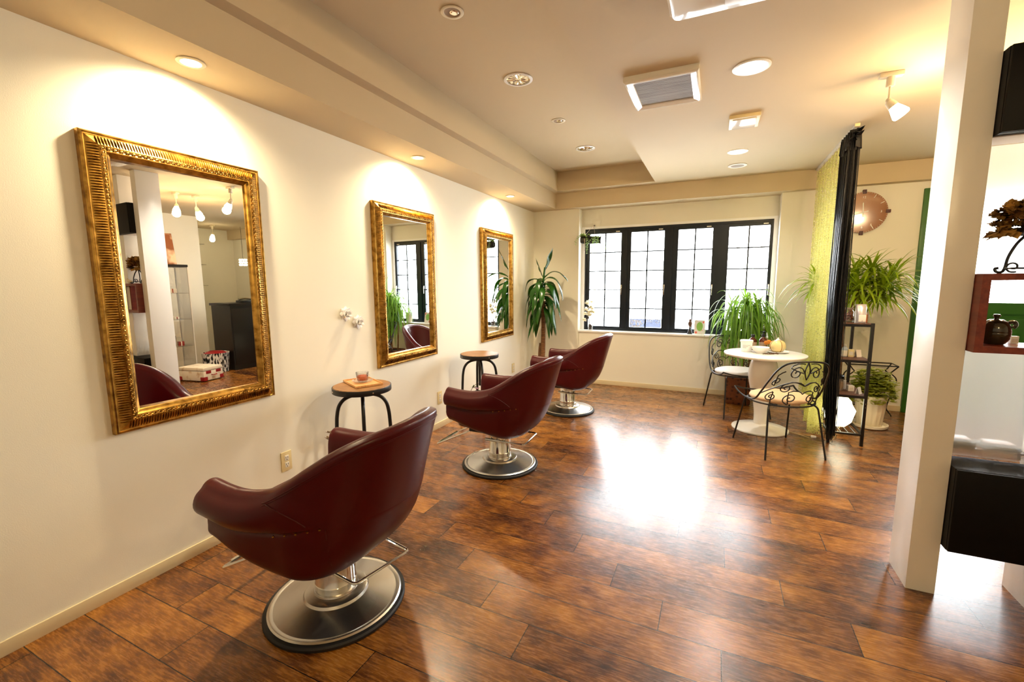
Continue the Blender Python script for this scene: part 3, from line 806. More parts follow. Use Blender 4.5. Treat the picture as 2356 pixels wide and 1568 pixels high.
small_can('small unlit adjustable downlight between the two large reflector downlights', 3.80)
def big_can(label, y):
    t = thing('downlight', label, 'downlight', (1.02, y, ZT), 0, 'large unlit reflector downlights in the tray')
    m = MB().lathe([(.100, -.0005), (.100, -.005), (.094, -.008), (.082, -.008), (.080, -.003), (.080, -.0005)], 40); m.f = [q for q in m.f if len(q) < 10]
    m.build('rim', M_white, t)
    r = []
    for rad, z in ((.080, -.004), (.07, -.0025), (.05, -.0015), (.02, -.0008)):
        r.append([(rad * cos(2 * pi * k / 48), rad * sin(2 * pi * k / 48), z - (.0035 if k % 4 < 2 and rad < .075 else 0)) for k in range(48)])
    MB().loft(r, False, True).build('reflector', M_refl, t, sharp=10)
    return t
big_can('large unlit reflector downlight in the tray nearer the camera', 2.946)
big_can('large unlit reflector downlight at the far end of the tray', 4.666)
def lit_can(label, y, r, e):
    t = thing('downlight', label, 'downlight', (2.44, y, ZR), 0, 'large lit downlights on the flat ceiling')
    m = MB().lathe([(r, -.0005), (r, -.004), (r - .006, -.007), (r - .016, -.006), (r - .018, -.001)], 40); m.f = [q for q in m.f if len(q) < 10]
    m.build('rim', M_white, t)
    MB().lathe([(0, -.0045), (r - .018, -.0045), (r - .018, -.001), (0, -.001)], 40).build('diffuser', M_lit, t)
    spotlight(t, (0, 0, -.02), e, radians(150), .6, (1, .93, .82), (0, 0, -1), .07)
    return t
lit_can('large lit downlight beside the ceiling vent', 2.877, .095, 52)
lit_can('lit downlight above the round white table', 4.59, .085, 26)
t = thing('ceiling_speaker', 'round perforated grille on the ceiling beyond the farther lit downlight', 'ceiling speaker', (2.457, 5.115, ZR))
MB().lathe([(.070, -.001), (.086, -.001), (.087, -.006), (.080, -.009), (.072, -.007)], 40).build('rim', M_white, t)
MB().lathe([(0, -.008), (.06, -.007), (.073, -.006), (.073, -.001), (0, -.001)], 40).build('grille', M_tin, t)
t = thing('ceiling_vent', 'square ventilation grille with glossy frame on the ceiling', 'vent', (1.985, 2.925, ZR))
VW, VD = .20, .225
m = MB(); rings = []
for a, z in ((0, 0), (.0, -.028), (.008, -.036), (.016, -.038), (.045, -.030), (.048, -.022), (.048, 0)):
    rings.append([(-VW + a, -VD + a, z), (VW - a, -VD + a, z), (VW - a, VD - a, z), (-VW + a, VD - a, z)])
m.loft(rings); m.build('frame', M_glossy_white, t, sharp=20)
m = MB(); m.box(-VW + .046, VW - .046, -VD + .046, VD - .046, -.018, -.002)
m.build('filter', M_grille, t)
m = MB()
for k in range(34):
    y = -VD + .052 + k * (2 * VD - .104) / 33; m.box(-VW + .047, VW - .047, y - .002, y + .002, -.024, -.017)
m.build('louvre', M_grille, t)
t = thing('ceiling_sensor', 'small rectangular glossy box on the ceiling between the lit downlights', 'ceiling sensor', (2.447, 3.735, ZR))
MB().box(-.097, .097, -.125, .125, -.026, 0, .005).build('housing', M_ivory, t)
MB().box(-.075, .075, -.10, .10, -.033, -.0262, .003).build('cover', M_glossy_white, t)
t = thing('air_conditioner', 'white ceiling cassette air conditioner at the top edge of the view', 'air conditioner', (2.56, 1.73, ZR - .002))
m = MB(); rings = []
for a, z in ((.0, 0), (.0, -.016), (.012, -.030), (.03, -.034), (.13, -.034), (.15, -.026), (.155, -.010)):
    rings.append(round_path([(-.475 + a, -.475 + a, z), (.475 - a, -.475 + a, z), (.475 - a, .475 - a, z), (-.475 + a, .475 - a, z)], .04 if a < .1 else .015, 4, True))
m.loft(rings, False, False); m.build('panel', M_glossy_white, t, sharp=30)
m = MB(); m.box(-.322, .322, -.322, .322, -.012, -.002)
m.build('intake_grille', M_grille, t)
for sx_, sy_ in ((0, 1), (0, -1), (1, 0), (-1, 0)):
    (MB().box(-.26, .26, sy_ * .40 - .028, sy_ * .40 + .028, -.0375, -.0335, .002) if sy_ else MB().box(sx_ * .40 - .028, sx_ * .40 + .028, -.26, .26, -.0375, -.0335, .002)).build('louvre', M_white, t)
def track_spot(label, loc, aim, e, col=WARM):
    t = thing('ceiling_spotlight', label, 'spotlight', loc, 0, 'ceiling spotlights')
    MB().box(-.055, .055, -.022, .022, -.026, 0, .006).build('base', M_dlrim, t)
    MB().lathe([(0, -.075), (.018, -.075), (.021, -.07), (.021, -.026), (0, -.026)], 20).build('coupler', M_dlrim, t)
    MB().tube([(0, 0, -.075), (0, 0, -.150)], .006, 10).merge(MB().ball((0, 0, -.15), .016, 10)).build('stem', M_dlrim, t)
    A = Vector(aim).normalized(); rot = A.to_track_quat('Z', 'Y').to_matrix().to_4x4(); tm = Matrix.Translation((0, 0, -.155))
    MB().lathe([(0, 0), (.020, .0), (.024, .02), (.026, .04), (0, .04)], 20).xf(tm @ rot).build('socket', M_dlrim, t)
    MB().lathe([(.0, .041), (.024, .041), (.034, .070), (.042, .098), (.038, .107), (0, .112)], 24).xf(tm @ rot).build('bulb', M_litwarm, t)
    p = Vector((0, 0, -.155)) + A * .14
    d = bpy.data.lights.new('lamp_light', 'POINT'); d.energy = e; d.color = col; d.shadow_soft_size = .045
    o = bpy.data.objects.new('lamp_light', d); C.objects.link(o); o.parent = t; o.location = p
    return t
track_spot('lit ceiling spotlight near the curtain rail', (3.158, 3.29, ZR), (.55, -.1, -.75), 10, TUNG)
track_spot('lit ceiling spotlight of a close pair, reflected in the nearest mirror on the left', (4.05, 3.12, ZR), (-.5, -.3, -.8), 15, TUNG)
track_spot('lit ceiling spotlight of a close pair, reflected in the nearest mirror on the right', (4.08, 3.36, ZR), (.45, .5, -.8), 15, TUNG)
track_spot('warm ceiling spotlight before the partition, aimed at its boxes', (3.45, -.70, ZR), (.0, .8, -.6), 24, (1, .74, .38))
track_spot('small dim ceiling spotlight over the reception recess', (6.9, 5.0, ZR), (-.3, -.3, -.9), 1.5)

# ------------------------------------------------------------------ round table and things on it
TX, TY, TZ = 2.752, 4.555, .712
def smooth_prof2(P): return [(p.x, p.y) for p in smooth_path([(r, z, 0) for r, z in P], 4)]
tb = thing('round_table', 'round white pedestal table by the curtain', 'table', (TX, TY, 0))
MB().lathe([(0, TZ - .028), (.30, TZ - .028), (.328, TZ - .022), (.335, TZ - .010), (.333, TZ - .003), (.325, TZ), (0, TZ)], 64).build('tabletop', M_table, tb)
MB().lathe(smooth_prof := smooth_prof2([(.056, .045), (.054, .10), (.058, .18), (.074, .28), (.102, .39), (.119, .48), (.121, .54), (.108, .62), (.084, .672), (.080, .684)]), 40).build('pedestal', M_table, tb, sharp=60)
MB().lathe([(0, 0), (.232, 0), (.236, .004), (.234, .012), (.19, .022), (.11, .042), (.07, .054), (0, .056)], 56).build('base', M_table, tb)
t = thing('tub', 'white lidded tub with a grey printed label on the round table', 'tub', (2.605, 4.60, TZ))
MB().lathe([(0, 0), (.043, 0), (.046, .004), (.050, .088), (0, .088)], 32).build('body', M_white, t)
MB().lathe([(0, .088), (.053, .088), (.0545, .092), (.0545, .104), (.051, .108), (0, .108)], 32).build('lid', M_white, t)
lbl = MB()
for k in range(3):
    for j in range(8 - 2 * k):
        a = radians(-125 + j * 9); q = MB().box(-.0028, .0028, -.0005, .0005, -.002, .002)
        lbl.merge(q, Matrix.Translation((.0485 * cos(a), .0485 * sin(a), .062 - k * .011)) @ Matrix.Rotation(a + pi / 2, 4, 'Z'))
lbl.build('label_print', M_grey_text, t)
bw = MB().lathe([(0, 0), (.034, 0), (.036, .006), (.052, .016), (.066, .034), (.073, .056), (.070, .056), (.062, .034), (.048, .020), (0, .012)], 40).build('bowl', M_white, None, (2.715, 4.535, TZ), sharp=60)
tag(bw, 'small white bowl at the front of the round table', 'bowl')
def bottle(label, loc, h, r, cap, grp=None, glass=M_amber, lab=M_label):
    t = thing('bottle', label, 'bottle', loc, 0, grp)
    MB().lathe([(0, 0), (r * .94, 0), (r, .004), (r, h * .60), (r * .9, h * .68), (r * .42, h * .78), (r * .36, h * .80), (r * .36, h * .86), (0, h * .86)], 28).build('body', glass, t)
    MB().lathe([(r * 1.008, h * .06), (r * 1.012, h * .07), (r * 1.012, h * .50), (r * 1.008, h * .51)], 28).build('label', lab, t)
    MB().lathe([(0, h * .84), (r * .46, h * .84), (r * .48, h * .86), (r * .48, h * .97), (r * .42, h), (0, h)], 20).build('cap', cap, t)
    return t
bottle('amber glass bottle with kraft label just behind the white tub', (2.665, 4.755, TZ), .145, .036, M_blackcap, 'amber bottles on the table')
b2 = bottle('taller amber pump bottle nearest the cream pumpkin pot', (2.755, 4.775, TZ), .150, .036, M_blackcap, 'amber bottles on the table')
MB().lathe([(0, .148), (.008, .148), (.008, .166), (.014, .168), (.014, .176), (0, .178)], 14).merge(MB().tube([(0, 0, .172), (-.028, -.01, .170)], .004, 6)).build('pump', M_blackcap, b2)
pl = MB().lathe([(0, .001), (.05, .001), (.07, .005), (.088, .012), (.086, .014), (.066, .008), (0, .005)], 40).build('plate', M_white, None, (2.862, 4.615, TZ)); tag(pl, 'small flat white plate under the cream pumpkin pot', 'plate')
t = thing('pumpkin_pot', 'cream ribbed pumpkin shaped pot tied with brown cord on the round table', 'pot', (2.858, 4.615, TZ + .0065))
m = MB(); R = []
for i in range(13):
    a = pi * (.10 + .84 * i / 12); rr = .066 * sin(a) ** .75; z = .055 - .055 * cos(a) * 1.0
    R.append([(rr * (1 - .07 * abs(cos(4 * b_)) ** .5 * 0 - .06 * (1 - abs(sin(4 * b_))) ** 2) * cos(b_), rr * (1 - .06 * (1 - abs(sin(4 * b_))) ** 2) * sin(b_), z) for b_ in [2 * pi * k / 64 for k in range(64)]])
m.loft(R, True, True); m.build('body', M_pumpkin, t, sharp=80)
m = MB()
for k in range(4):
    b_ = k * pi / 2 + .4; P = []
    for i in range(13):
        a = pi * (.12 + .80 * i / 12); rr = .066 * sin(a) ** .75 + .0012; P.append((rr * cos(b_), rr * sin(b_), .055 - .055 * cos(a)))
    m.tube(P, .0022, 6)
m.build('cord', M_cord, t)
MB().lathe([(.0, .105), (.018, .106), (.02, .112), (.008, .12), (.006, .132), (0, .133)], 14).build('lid', M_white, t)
def pom(label, loc):
    t = thing('dried_flower', label, 'dried flower', loc, 0, 'orange dried flower heads on the table')
    m = MB()
    for k in range(46):
        z = 1 - 2 * (k + .5) / 46; rr = sqrt(1 - z * z); a = k * 2.399
        m.ball((.017 * rr * cos(a), .017 * rr * sin(a), .078 + .015 * z), .0062, 6)
    m.build('flower_head', M_orange, t)
    MB().tube(smooth_path([(0, 0, 0), (.006, .0, .03), (0, 0, .07)], 4), .0022, 6).build('stem', M_clay, t); return t
pom('orange dried flower head in front of the taller amber bottle', (2.775, 4.69, TZ))
pom('orange dried flower head touching the cream pumpkin pot', (2.790, 4.655, TZ + .012))
m = MB()
for k in range(9): m.tube([(-.05 + .011 * k, .01 * sin(k * 2), .003), (-.02 + .012 * k, .018 * cos(k * 3), .006 + .004 * (k % 3)), (.03 + .008 * k, .012 * sin(k * 5), .004)], .0022, 5)
o = m.build('twig_bundle', M_clay, None, (2.775, 4.475, TZ), .4); tag(o, 'dark twig bundle lying beside the white bowl on the round table', 'twigs')

# ------------------------------------------------------------------ scrolled wire chairs
def wire_chair(label, loc, rz, cushion):
    # local: +x = facing direction, back at -x
    t = thing('wire_chair', label, 'chair', loc, rz, 'scrolled wire chairs')
    m = MB(); r = .0068
    rim = []
    half = [(.235, .250, .470), (.19, .248, .445), (.10, .246, .425), (.0, .243, .424), (-.08, .240, .445), (-.145, .232, .520), (-.205, .215, .610), (-.262, .190, .700), (-.298, .140, .755), (-.315, .06, .772), (-.318, 0, .774)]
    P = half + [(x, -y, z) for x, y, z in half[-2::-1]]
    m.tube(smooth_path(P, 5), r, 8)
    ring = [(.205 * cos(a) - .005 if cos(a) > 0 else .23 * cos(a) - .005, .238 * sin(a), .412) for a in [2 * pi * k / 40 for k in range(40)]]
    m.tube(ring, r * .9, 8, closed=True)
    m.tube(smooth_path([(.235, .25, .47), (.245, .15, .445), (.243, 0, .432), (.245, -.15, .445), (.235, -.25, .47)], 5), r * .9, 8)
    m.build('rim_frame', M_black, t)
    def SF(a, tt):        # back surface: a across -1..1, tt up 0..1
        psi = a * radians(80); base = Vector((-.005 - .225 * cos(psi), .238 * sin(psi), .415))
        top = Vector((-.318 + .06 * a * a, .20 * a, .772 - .10 * abs(a) ** 3))
        return base * (1 - tt) + top * tt + Vector((-.02 * sin(pi * tt) * (1 - abs(a)), 0, 0))
    def scroll(P):
        return [SF(a, tt) for a, tt in P]
    def spiral(a0, t0, ra, rt, turns, ph, direc, tail):
        pts = []
        n = int(26 * turns)
        for i in range(n + 1):
            k = i / n; an = ph + direc * turns * 2 * pi * k; g = .16 + .84 * k
            pts.append((a0 + ra * g * cos(an), t0 + rt * g * sin(an)))
        return pts + tail
    sc = MB(); w = .0042
    for s in (-1, 1):
        sets = [
            spiral(.30 * s, .76, .20, .15, 1.5, 0 if s > 0 else pi, s, [(.52 * s, .90), (.34 * s, .97), (.10 * s, .96)]),
            spiral(.74 * s, .62, .12, .10, 1.5, pi / 2, -s, [(.80 * s, .80), (.62 * s, .84)]),
            spiral(.42 * s, .42, .14, .11, 1.5, -pi / 2, s, [(.34 * s, .56), (.12 * s, .55), (.0, .48)]),
            spiral(.24 * s, .18, .16, .13, 1.5, pi / 2, -s, [(.32 * s, .33), (.10 * s, .36), (.0, .30)]),
            spiral(.66 * s, .20, .14, .12, 1.5, -pi / 2, s, [(.60 * s, .04), (.42 * s, .02)]),
        ]
        for P in sets:
            sc.tube(smooth_path(scroll(P), 2), w, 6)
        sc.tube(smooth_path(scroll([(.98 * s, .30), (.70 * s, .44), (.30 * s, .56), (0, .48)]), 6), w, 6)
        sc.tube(smooth_path(scroll([(0, .99), (.08 * s, .80), (.0, .62)]), 6), w, 6)
    sc.build('scrollwork', M_black, t)
    for sx_, sy_ in ((1, 1), (1, -1), (-1, 1), (-1, -1)):
        x0 = .15 if sx_ > 0 else -.16; P = [(x0 * .75, sy_ * .15, .408), (x0 * 1.0, sy_ * .175, .405), (x0 * 1.12, sy_ * .19, .385), (sx_ * .250, sy_ * .228, .012), (sx_ * .251, sy_ * .2285, .0008)]
        MB().tube(round_path(P, .03), .0072, 8).build('leg', M_black, t)
    c_ = MB(); R = []
    for z, k in ((.418, .90), (.424, .97), (.436, 1.0), (.450, .97), (.460, .85), (.466, .55)):
        R.append([((.205 if cos(a) > 0 else .205) * k * cos(a) + .005, .222 * k * sin(a), z) for a in [2 * pi * j / 44 for j in range(44)]])
    c_.loft(R, True, True); c_.build('cushion', cushion, t, sharp=60)
    return t
wire_chair('black scrolled wire chair with white cushion beyond the round table', (2.566, 5.055, 0), radians(-67), M_cushion_w)
wire_chair('black scrolled wire chair with beige cushion, its back to the camera, before the curtain', (2.833, 4.050, 0), radians(114), M_cushion_b)

# ------------------------------------------------------------------ curtains
cr_ = thing('curtain_rail', 'silver ceiling rail carrying the lime lace and black string curtains', 'curtain rail', (3.215, 4.92, ZR))
MB().box(-.012, .012, -.72, .72, -.018, 0, .002).build('rail', M_rail, cr_)
MB().box(-.016, .016, -.735, -.715, -.022, 0, .002).build('end_cap', M_ivory, cr_)
for k in range(13):
    MB().tube([(0, -.66 + .11 * k, -.016), (0, -.66 + .11 * k, -.040)], .003, 6).build('glider', M_rail, cr_)
lc = thing('lace_curtain', 'sheer lime green lace curtain hanging in folds', 'curtain', (3.215, 0, 0))
m = MB(); ny, nz = 150, 40; v = []; f = []
for j in range(nz + 1):
    tz = j / nz
    for i in range(ny + 1):
        ty_ = i / ny
        y0 = 4.36 + 1.22 * ty_; y1 = 4.46 + .72 * ty_
        y = y0 + (y1 - y0) * (tz ** 1.5) + .0
        zb = .03 + .16 * ty_ ** 1.3
        z = (ZR - .04) + (zb - (ZR - .04)) * tz
        amp = .010 + .038 * tz
        x = amp * sin(ty_ * 62 + 1.2 * sin(tz * 2.2)) + .012 * tz * sin(ty_ * 21 + tz * 3) - .05 * tz ** 2 * (1 - .4 * ty_)
        v.append((x, y, z))
for j in range(nz):
    for i in range(ny):
        a = j * (ny + 1) + i; f.append([a, a + 1, a + ny + 2, a + ny + 1])
m.add(v, f); m.build('cloth', M_lace, lc, sharp=180)
sc_ = thing('string_curtain', 'gathered black string curtain at the end of the rail', 'curtain', (3.215, 4.2, 0))
m = MB(); rnd = random.Random(3)
for k in range(300):
    ty_ = k / 299; ty_ = (math.floor(ty_ * 4.999) + .5 + ((ty_ * 4.999) % 1 - .5) * .78) / 5
    y0 = .010 + .30 * ty_ + rnd.uniform(-.01, .01); x0 = .028 * sin(k * 1.7) + rnd.uniform(-.008, .008)
    mid = .14 + (ty_ - .5) * .21 + rnd.uniform(-.008, .008); bot = .03 + (ty_ - .5) * .17 + rnd.uniform(-.015, .015)
    L_ = .06 + rnd.uniform(0, .10) + .22 * ty_
    P = [(x0, y0, ZR - .05), (x0 * 1.1, y0 * .8 + mid * .2, 1.9), (x0 * 1.2 + rnd.uniform(-.01, .01), mid, 1.2), (x0 + rnd.uniform(-.012, .012), mid * .6 + bot * .4, .55), (x0 * .8 + rnd.uniform(-.015, .015), bot, L_)]
    m.tube(smooth_path(P, 2), .0022, 3)
m.build('strings', M_strings, sc_, kind='stuff')
m = MB(); v = []; f = []
for i in range(61):
    a = i / 60
    for j in range(5):
        b_ = j / 4; v.append((.034 * sin(a * 34) * (1 + .3 * b_), -.005 + .33 * a, ZR - .03 - .13 * b_ - .02 * sin(a * 21) * b_))
for i in range(60):
    for j in range(4): f.append([i * 5 + j, i * 5 + j + 1, i * 5 + j + 6, i * 5 + j + 5])
m.add(v, f); m.build('heading', M_strings, sc_, sharp=180)
kt = MB()
for k in range(6):
    kt.leaf((0, .0, ZR - .055 - .01 * k), radians(-60 - 40 * (k % 3)), .5 - .45 * (k % 3), .075, .045, 8, 4, .4)
kt.build('tie', M_strings, sc_)

# ------------------------------------------------------------------ black metal shelf with products
SX0, SX1, SY0, SY1 = 3.235, 3.485, 4.37, 4.95
sh = thing('shelf_rack', 'narrow black metal rack with brown shelves behind the curtain', 'shelf', ((SX0 + SX1) / 2, (SY0 + SY1) / 2, 0))
hw, hd = (SX1 - SX0) / 2, (SY1 - SY0) / 2
for a in (-1, 1):
    for b_ in (-1, 1):
        MB().box(a * hw - (.022 if a > 0 else 0), a * hw + (0 if a > 0 else .022), b_ * hd - (.022 if b_ > 0 else 0), b_ * hd + (0 if b_ > 0 else .022), 0, 1.02, .0015).build('post', M_black, sh)
for z in (1.012, .718, .425):
    MB().box(-hw + .003, hw - .003, -hd + .003, hd - .003, z - .018, z, .001).build('shelf', M_brownshelf, sh)
    b_ = MB(); b_.box(-hw + .022, hw - .022, -hd, -hd + .006, z - .022, z - .001); b_.box(-hw + .022, hw - .022, hd - .006, hd, z - .022, z - .001)
    b_.box(-hw, -hw + .006, -hd + .022, hd - .022, z - .022, z - .001); b_.box(hw - .006, hw, -hd + .022, hd - .022, z - .022, z - .001)
    b_.build('rail', M_black, sh)
b_ = MB(); b_.box(-hw + .02, hw - .02, -hd, -hd + .016, .088, .104); b_.box(-hw + .02, hw - .02, hd - .016, hd, .088, .104); b_.box(-hw, -hw + .016, -hd + .02, hd - .02, .088, .104); b_.box(hw - .016, hw, -hd + .02, hd - .02, .088, .104)
b_.build('rail', M_black, sh)
for k in range(4): MB().tube([(-hw + .05 + .05 * k, -hd + .008, .098), (-hw + .05 + .05 * k, hd - .008, .098)], .004, 6).build('slat', M_black, sh)
for z in (.70, .36, .33): MB().ball((hw - .011, -hd - .0005, z), .004, 8).build('screw', M_chrome, sh)
# things on the rack
zt = 1.0125
t = thing('glass_jar', 'glass jar of dark red dried fruit on the top of the black rack', 'jar', (3.342, 4.605, zt))
MB().lathe([(0, 0), (.05, 0), (.056, .006), (.056, .085), (.046, .098), (.046, .105), (.044, .105), (.044, .098), (.054, .085), (.054, .008), (0, .006)], 28).build('jar', M_cup, t)
m = MB(); rnd = random.Random(5)
for k in range(60):
    a = rnd.uniform(0, 6.28); rr = .042 * sqrt(rnd.random()); m.ball((rr * cos(a), rr * sin(a), .014 + .058 * rnd.random()), .010, 6, (1, 1, .7))
o = m.build('dried_fruit', M_jarred, t); o['kind'] = 'stuff'
MB().lathe([(0, .105), (.049, .105), (.050, .108), (.050, .118), (0, .12)], 28).build('lid', M_tin, t)
def pouch(label, loc, rz, w, h, m1, m2):
    t = thing('pouch', label, 'pouch', loc, rz)
    m = MB(); R = []
    for z, d in ((0, .030), (.01, .034), (h * .4, .030), (h * .75, .016), (h * .92, .003), (h, .002)):
        R.append([(w / 2 * x, d * y, z) for x, y in ((-1, -.3), (-.7, -1), (0, -1.15), (.7, -1), (1, -.3), (1, .3), (.7, 1), (0, 1.15), (-.7, 1), (-1, .3))])
    m.loft(R, True, True); m.build('bag', m1, t, sharp=70)
    MB().box(-w * .34, w * .34, -.0375, -.033, h * .1, h * .45, .001).build('label', m2, t); return t
pouch('silver stand-up pouch on the top of the black rack', (3.408, 4.465, zt), radians(8), .075, .155, M_silverbag, M_paper)
pouch('orange-brown pouch behind the silver pouch on the black rack', (3.440, 4.560, zt), radians(90), .080, .150, M_orangebag, M_label)
zt = .7185
bottle('tall dark bottle with black cap on the middle shelf of the black rack', (3.268, 4.60, zt), .20, .022, M_blackcap, None, M_amber, M_clip)
bottle('pale blue bottle with white cap on the middle shelf of the black rack', (3.345, 4.56, zt), .105, .022, M_white, None, M_bluebottle, M_paper)
t = thing('carton', 'small cream carton on the middle shelf of the black rack', 'box', (3.388, 4.56, zt))
MB().box(-.02, .02, -.02, .02, 0, .062, .001).build('carton', M_yelcream, t); MB().box(-.014, .014, -.0206, -.02, .015, .045).build('label', M_paper, t)
def card(label, loc, rz, w, h, mm, lean=.25):
    t = thing('price_card', label, 'card', loc, rz)
    c1 = MB().box(-w / 2, w / 2, -.001, .001, 0, h).xf(Matrix.Rotation(-lean, 4, 'X')); c1.build('card', mm, t)
    MB().box(-w / 2, w / 2, -.001, .001, 0, h * .9).xf(Matrix.Translation((0, h * .5, 0)) @ Matrix.Rotation(lean, 4, 'X')).build('stand', mm, t); return t
card('small pale card leaning on the middle shelf of the black rack', (3.45, 4.56, zt), radians(30), .045, .062, M_cardgrey)
zt = .4255
t = thing('canister', 'clear canister with dark lid on the lower shelf of the black rack', 'canister', (3.300, 4.55, zt))
MB().lathe([(0, 0), (.052, 0), (.054, .004), (.054, .105), (0, .105)], 28).build('body', M_tin, t)
MB().lathe([(.0545, .02), (.055, .022), (.055, .08), (.0545, .082)], 28).build('label', M_label, t)
MB().lathe([(0, .105), (.057, .105), (.058, .11), (.058, .126), (.052, .132), (0, .133)], 28).build('lid', M_black, t)
for i, (x, y, hh, lab_) in enumerate(((3.366, 4.62, .075, 'taller white box beside the canister on the black rack'), (3.405, 4.55, .048, 'small white box in front of the taller white box on the black rack'))):
    t = thing('carton', lab_, 'box', (x, y, zt), radians(-20 + 30 * i))
    MB().box(-.022, .022, -.022, .022, 0, hh, .001).build('carton', M_white, t); MB().box(-.015, .015, -.0226, -.022, hh * .2, hh * .7).build('label', M_cardgrey, t)
card('small white card standing on the lower shelf of the black rack', (3.452, 4.44, zt), radians(50), .04, .06, M_white)
# glowing faceted paper lamp on the slats
t = thing('floor_lamp', 'glowing faceted white paper lamp on the bottom slats of the rack', 'lamp', (3.352, 4.60, .1025))
m = MB(); R = []
for z, rr, ph in ((.0, .060, 0), (.04, .095, .4), (.135, .124, 0), (.225, .085, .4), (.272, .04, 0)):
    R.append([(rr * cos(2 * pi * k / 8 + ph), rr * sin(2 * pi * k / 8 + ph), z) for k in range(8)])
tri = MB()
for a, b2_ in zip(R, R[1:]):
    for k in range(8):
        k2 = (k + 1) % 8; tri.add([a[k], a[k2], b2_[k2], b2_[k]], [[0, 1, 2], [0, 2, 3]])
tri.add(R[0], [list(range(7, -1, -1))]); tri.add(R[-1], [list(range(8))])
tri.build('shade', M_shade, t, sharp=5)
MB().tube(smooth_path([(.0, -.09, .02), (-.10, -.22, -.098), (-.30, -.10, -.098), (-.42, .02, -.098)], 6), .003, 6).build('cord', M_ivory, t)
MB().box(-.215, -.175, -.155, -.135, -.1, -.082, .004).build('switch', M_white, t)

# ------------------------------------------------------------------ plants
def lerp_w(t): return min(1, .25 + 2.6 * t) * (1 - t ** 3)
# corn plant in the corner
t = thing('corn_plant', 'tall corn plant with drooping broad leaves in the far left corner', 'plant', (.27, 5.42, 0))
MB().lathe([(0, 0), (.11, 0), (.115, .01), (.145, .24), (.15, .25), (.138, .25), (.13, .235), (0, .235)], 32).build('pot', M_pot, t)
MB().lathe([(0, .236), (.129, .236), (0, .24)], 24).build('soil', M_soil, t)
tr_ = MB(); P = smooth_path([(-.01, 0, .23), (0, 0, .5), (.01, -.01, .8), (.005, -.01, 1.12)], 6); tr_.tube(P, [.034 - .010 * i / (len(P) - 1) + .0015 * (i % 2) for i in range(len(P))], 12)
tr_.tube(smooth_path([(-.045, .02, .23), (-.05, .02, .42), (-.035, .02, .56)], 4), .026, 10)
tr_.build('trunk', M_trunk, t)
stalk = MB().tube(smooth_path([(.005, -.01, 1.08), (.0, -.01, 1.25), (.01, -.01, 1.42), (.03, -.01, 1.56)], 5), .014, 8); stalk.build('stalk', M_corn, t)
rnd = random.Random(11)
def corn_leaf(base, az, el, L_, w, dr, tw=0.0):
    q = MB().leaf(base, az, el, L_, w, dr, 14, .35, tw, lerp_w, .25)
    o = []
    for x, y, z in q.v:                                # leaves bend aside where they meet the two walls
        if x < -.15: x = -.15 - .095 * (1 - math.exp(-(-.15 - x) / .095))
        if y > .22: y = .22 + .095 * (1 - math.exp(-(y - .22) / .095))
        o.append((x, y, z))
    q.v = o
    q.build('leaf', M_corn, t, sharp=80)
corn_leaf((.02, -.01, 1.52), radians(-20), 1.15, .32, .085, .6)
corn_leaf((.0, -.01, 1.44), radians(200), 1.25, .26, .08, 1.2)
corn_leaf((.01, -.01, 1.42), radians(-15), .85, .46, .085, 5.2)
corn_leaf((.0, -.01, 1.38), radians(190), .60, .42, .07, 6.0)
corn_leaf((.0, -.01, 1.00), radians(-140), -.5, .50, .07, 5.0)
for k in range(36):
    az = k * 2.4 + rnd.uniform(-.2, .2); lv = k / 35
    z = 1.38 - .38 * lv
    L_ = .50 - .04 * lv + rnd.uniform(-.06, .06)
    el = .80 - .85 * lv + rnd.uniform(-.12, .12)
    corn_leaf((.008, -.01, z), az, el, L_, .084 + rnd.uniform(-.01, .012), rnd.uniform(7.5, 11.5), rnd.uniform(-.4, .4))
# spiky dracaena behind the rack
t = thing('dragon_tree', 'spiky dragon tree with thin arching leaves below the clock', 'plant', (3.47, 5.27, 0))
m = MB(); R = []
for z, rr in ((0, .115), (.01, .122), (.10, .132), (.26, .146), (.265, .154), (.285, .156), (.287, .148), (.27, .140)):
    R.append([((rr + (.006 * abs(sin(9 * a)) if z < .262 else 0)) * cos(a), (rr + (.006 * abs(sin(9 * a)) if z < .262 else 0)) * sin(a), z) for a in [2 * pi * k / 72 for k in range(72)]])
m.loft(R, True, False); m.build('fluted_pot', M_pot, t, sharp=50)
MB().lathe([(0, .262), (.141, .262), (0, .268)], 24).build('soil', M_soil, t)
heads = [(-.24, .0, 1.34), (.16, -.10, 1.43), (.33, -.05, 1.37), (.02, -.04, 1.34), (.24, -.20, 1.27), (.05, -.22, 1.28), (.08, .04, 1.41), (.27, .04, 1.28)]
stm = MB()
for k, h in enumerate(heads):
    stm.tube(smooth_path([(.022 * cos(k * 1.3), .02 * sin(k * 1.3), .262), (.012 * cos(k), .01 * sin(k), .65), (h[0] * .12, h[1] * .3, 1.02), h], 5), .009, 8)
stm.build('stems', M_trunk, t)
rnd = random.Random(21)
for hi, h in enumerate(heads):
    fo = MB()
    n = 50
    for k in range(n):
        lv = k / n; az = k * 2.399
        el = 1.20 - 1.55 * lv + rnd.uniform(-.2, .2)
        L_ = .27 + .13 * sin(pi * min(1, lv * 1.1)) + rnd.uniform(-.04, .06)
        if sin(az) > .35: L_ *= .72
        fo.leaf((h[0], h[1], h[2] + .03 - .10 * lv), az, el, L_, .025, rnd.uniform(3.0, 6.5), 8, .3, 0, lambda q: min(1, .5 + 2 * q) * (1 - q ** 2.5))
    fo.v = [(x, min(y, .50), z) for x, y, z in fo.v]
    fo.build('leaf_rosette', M_spike, t, sharp=80)
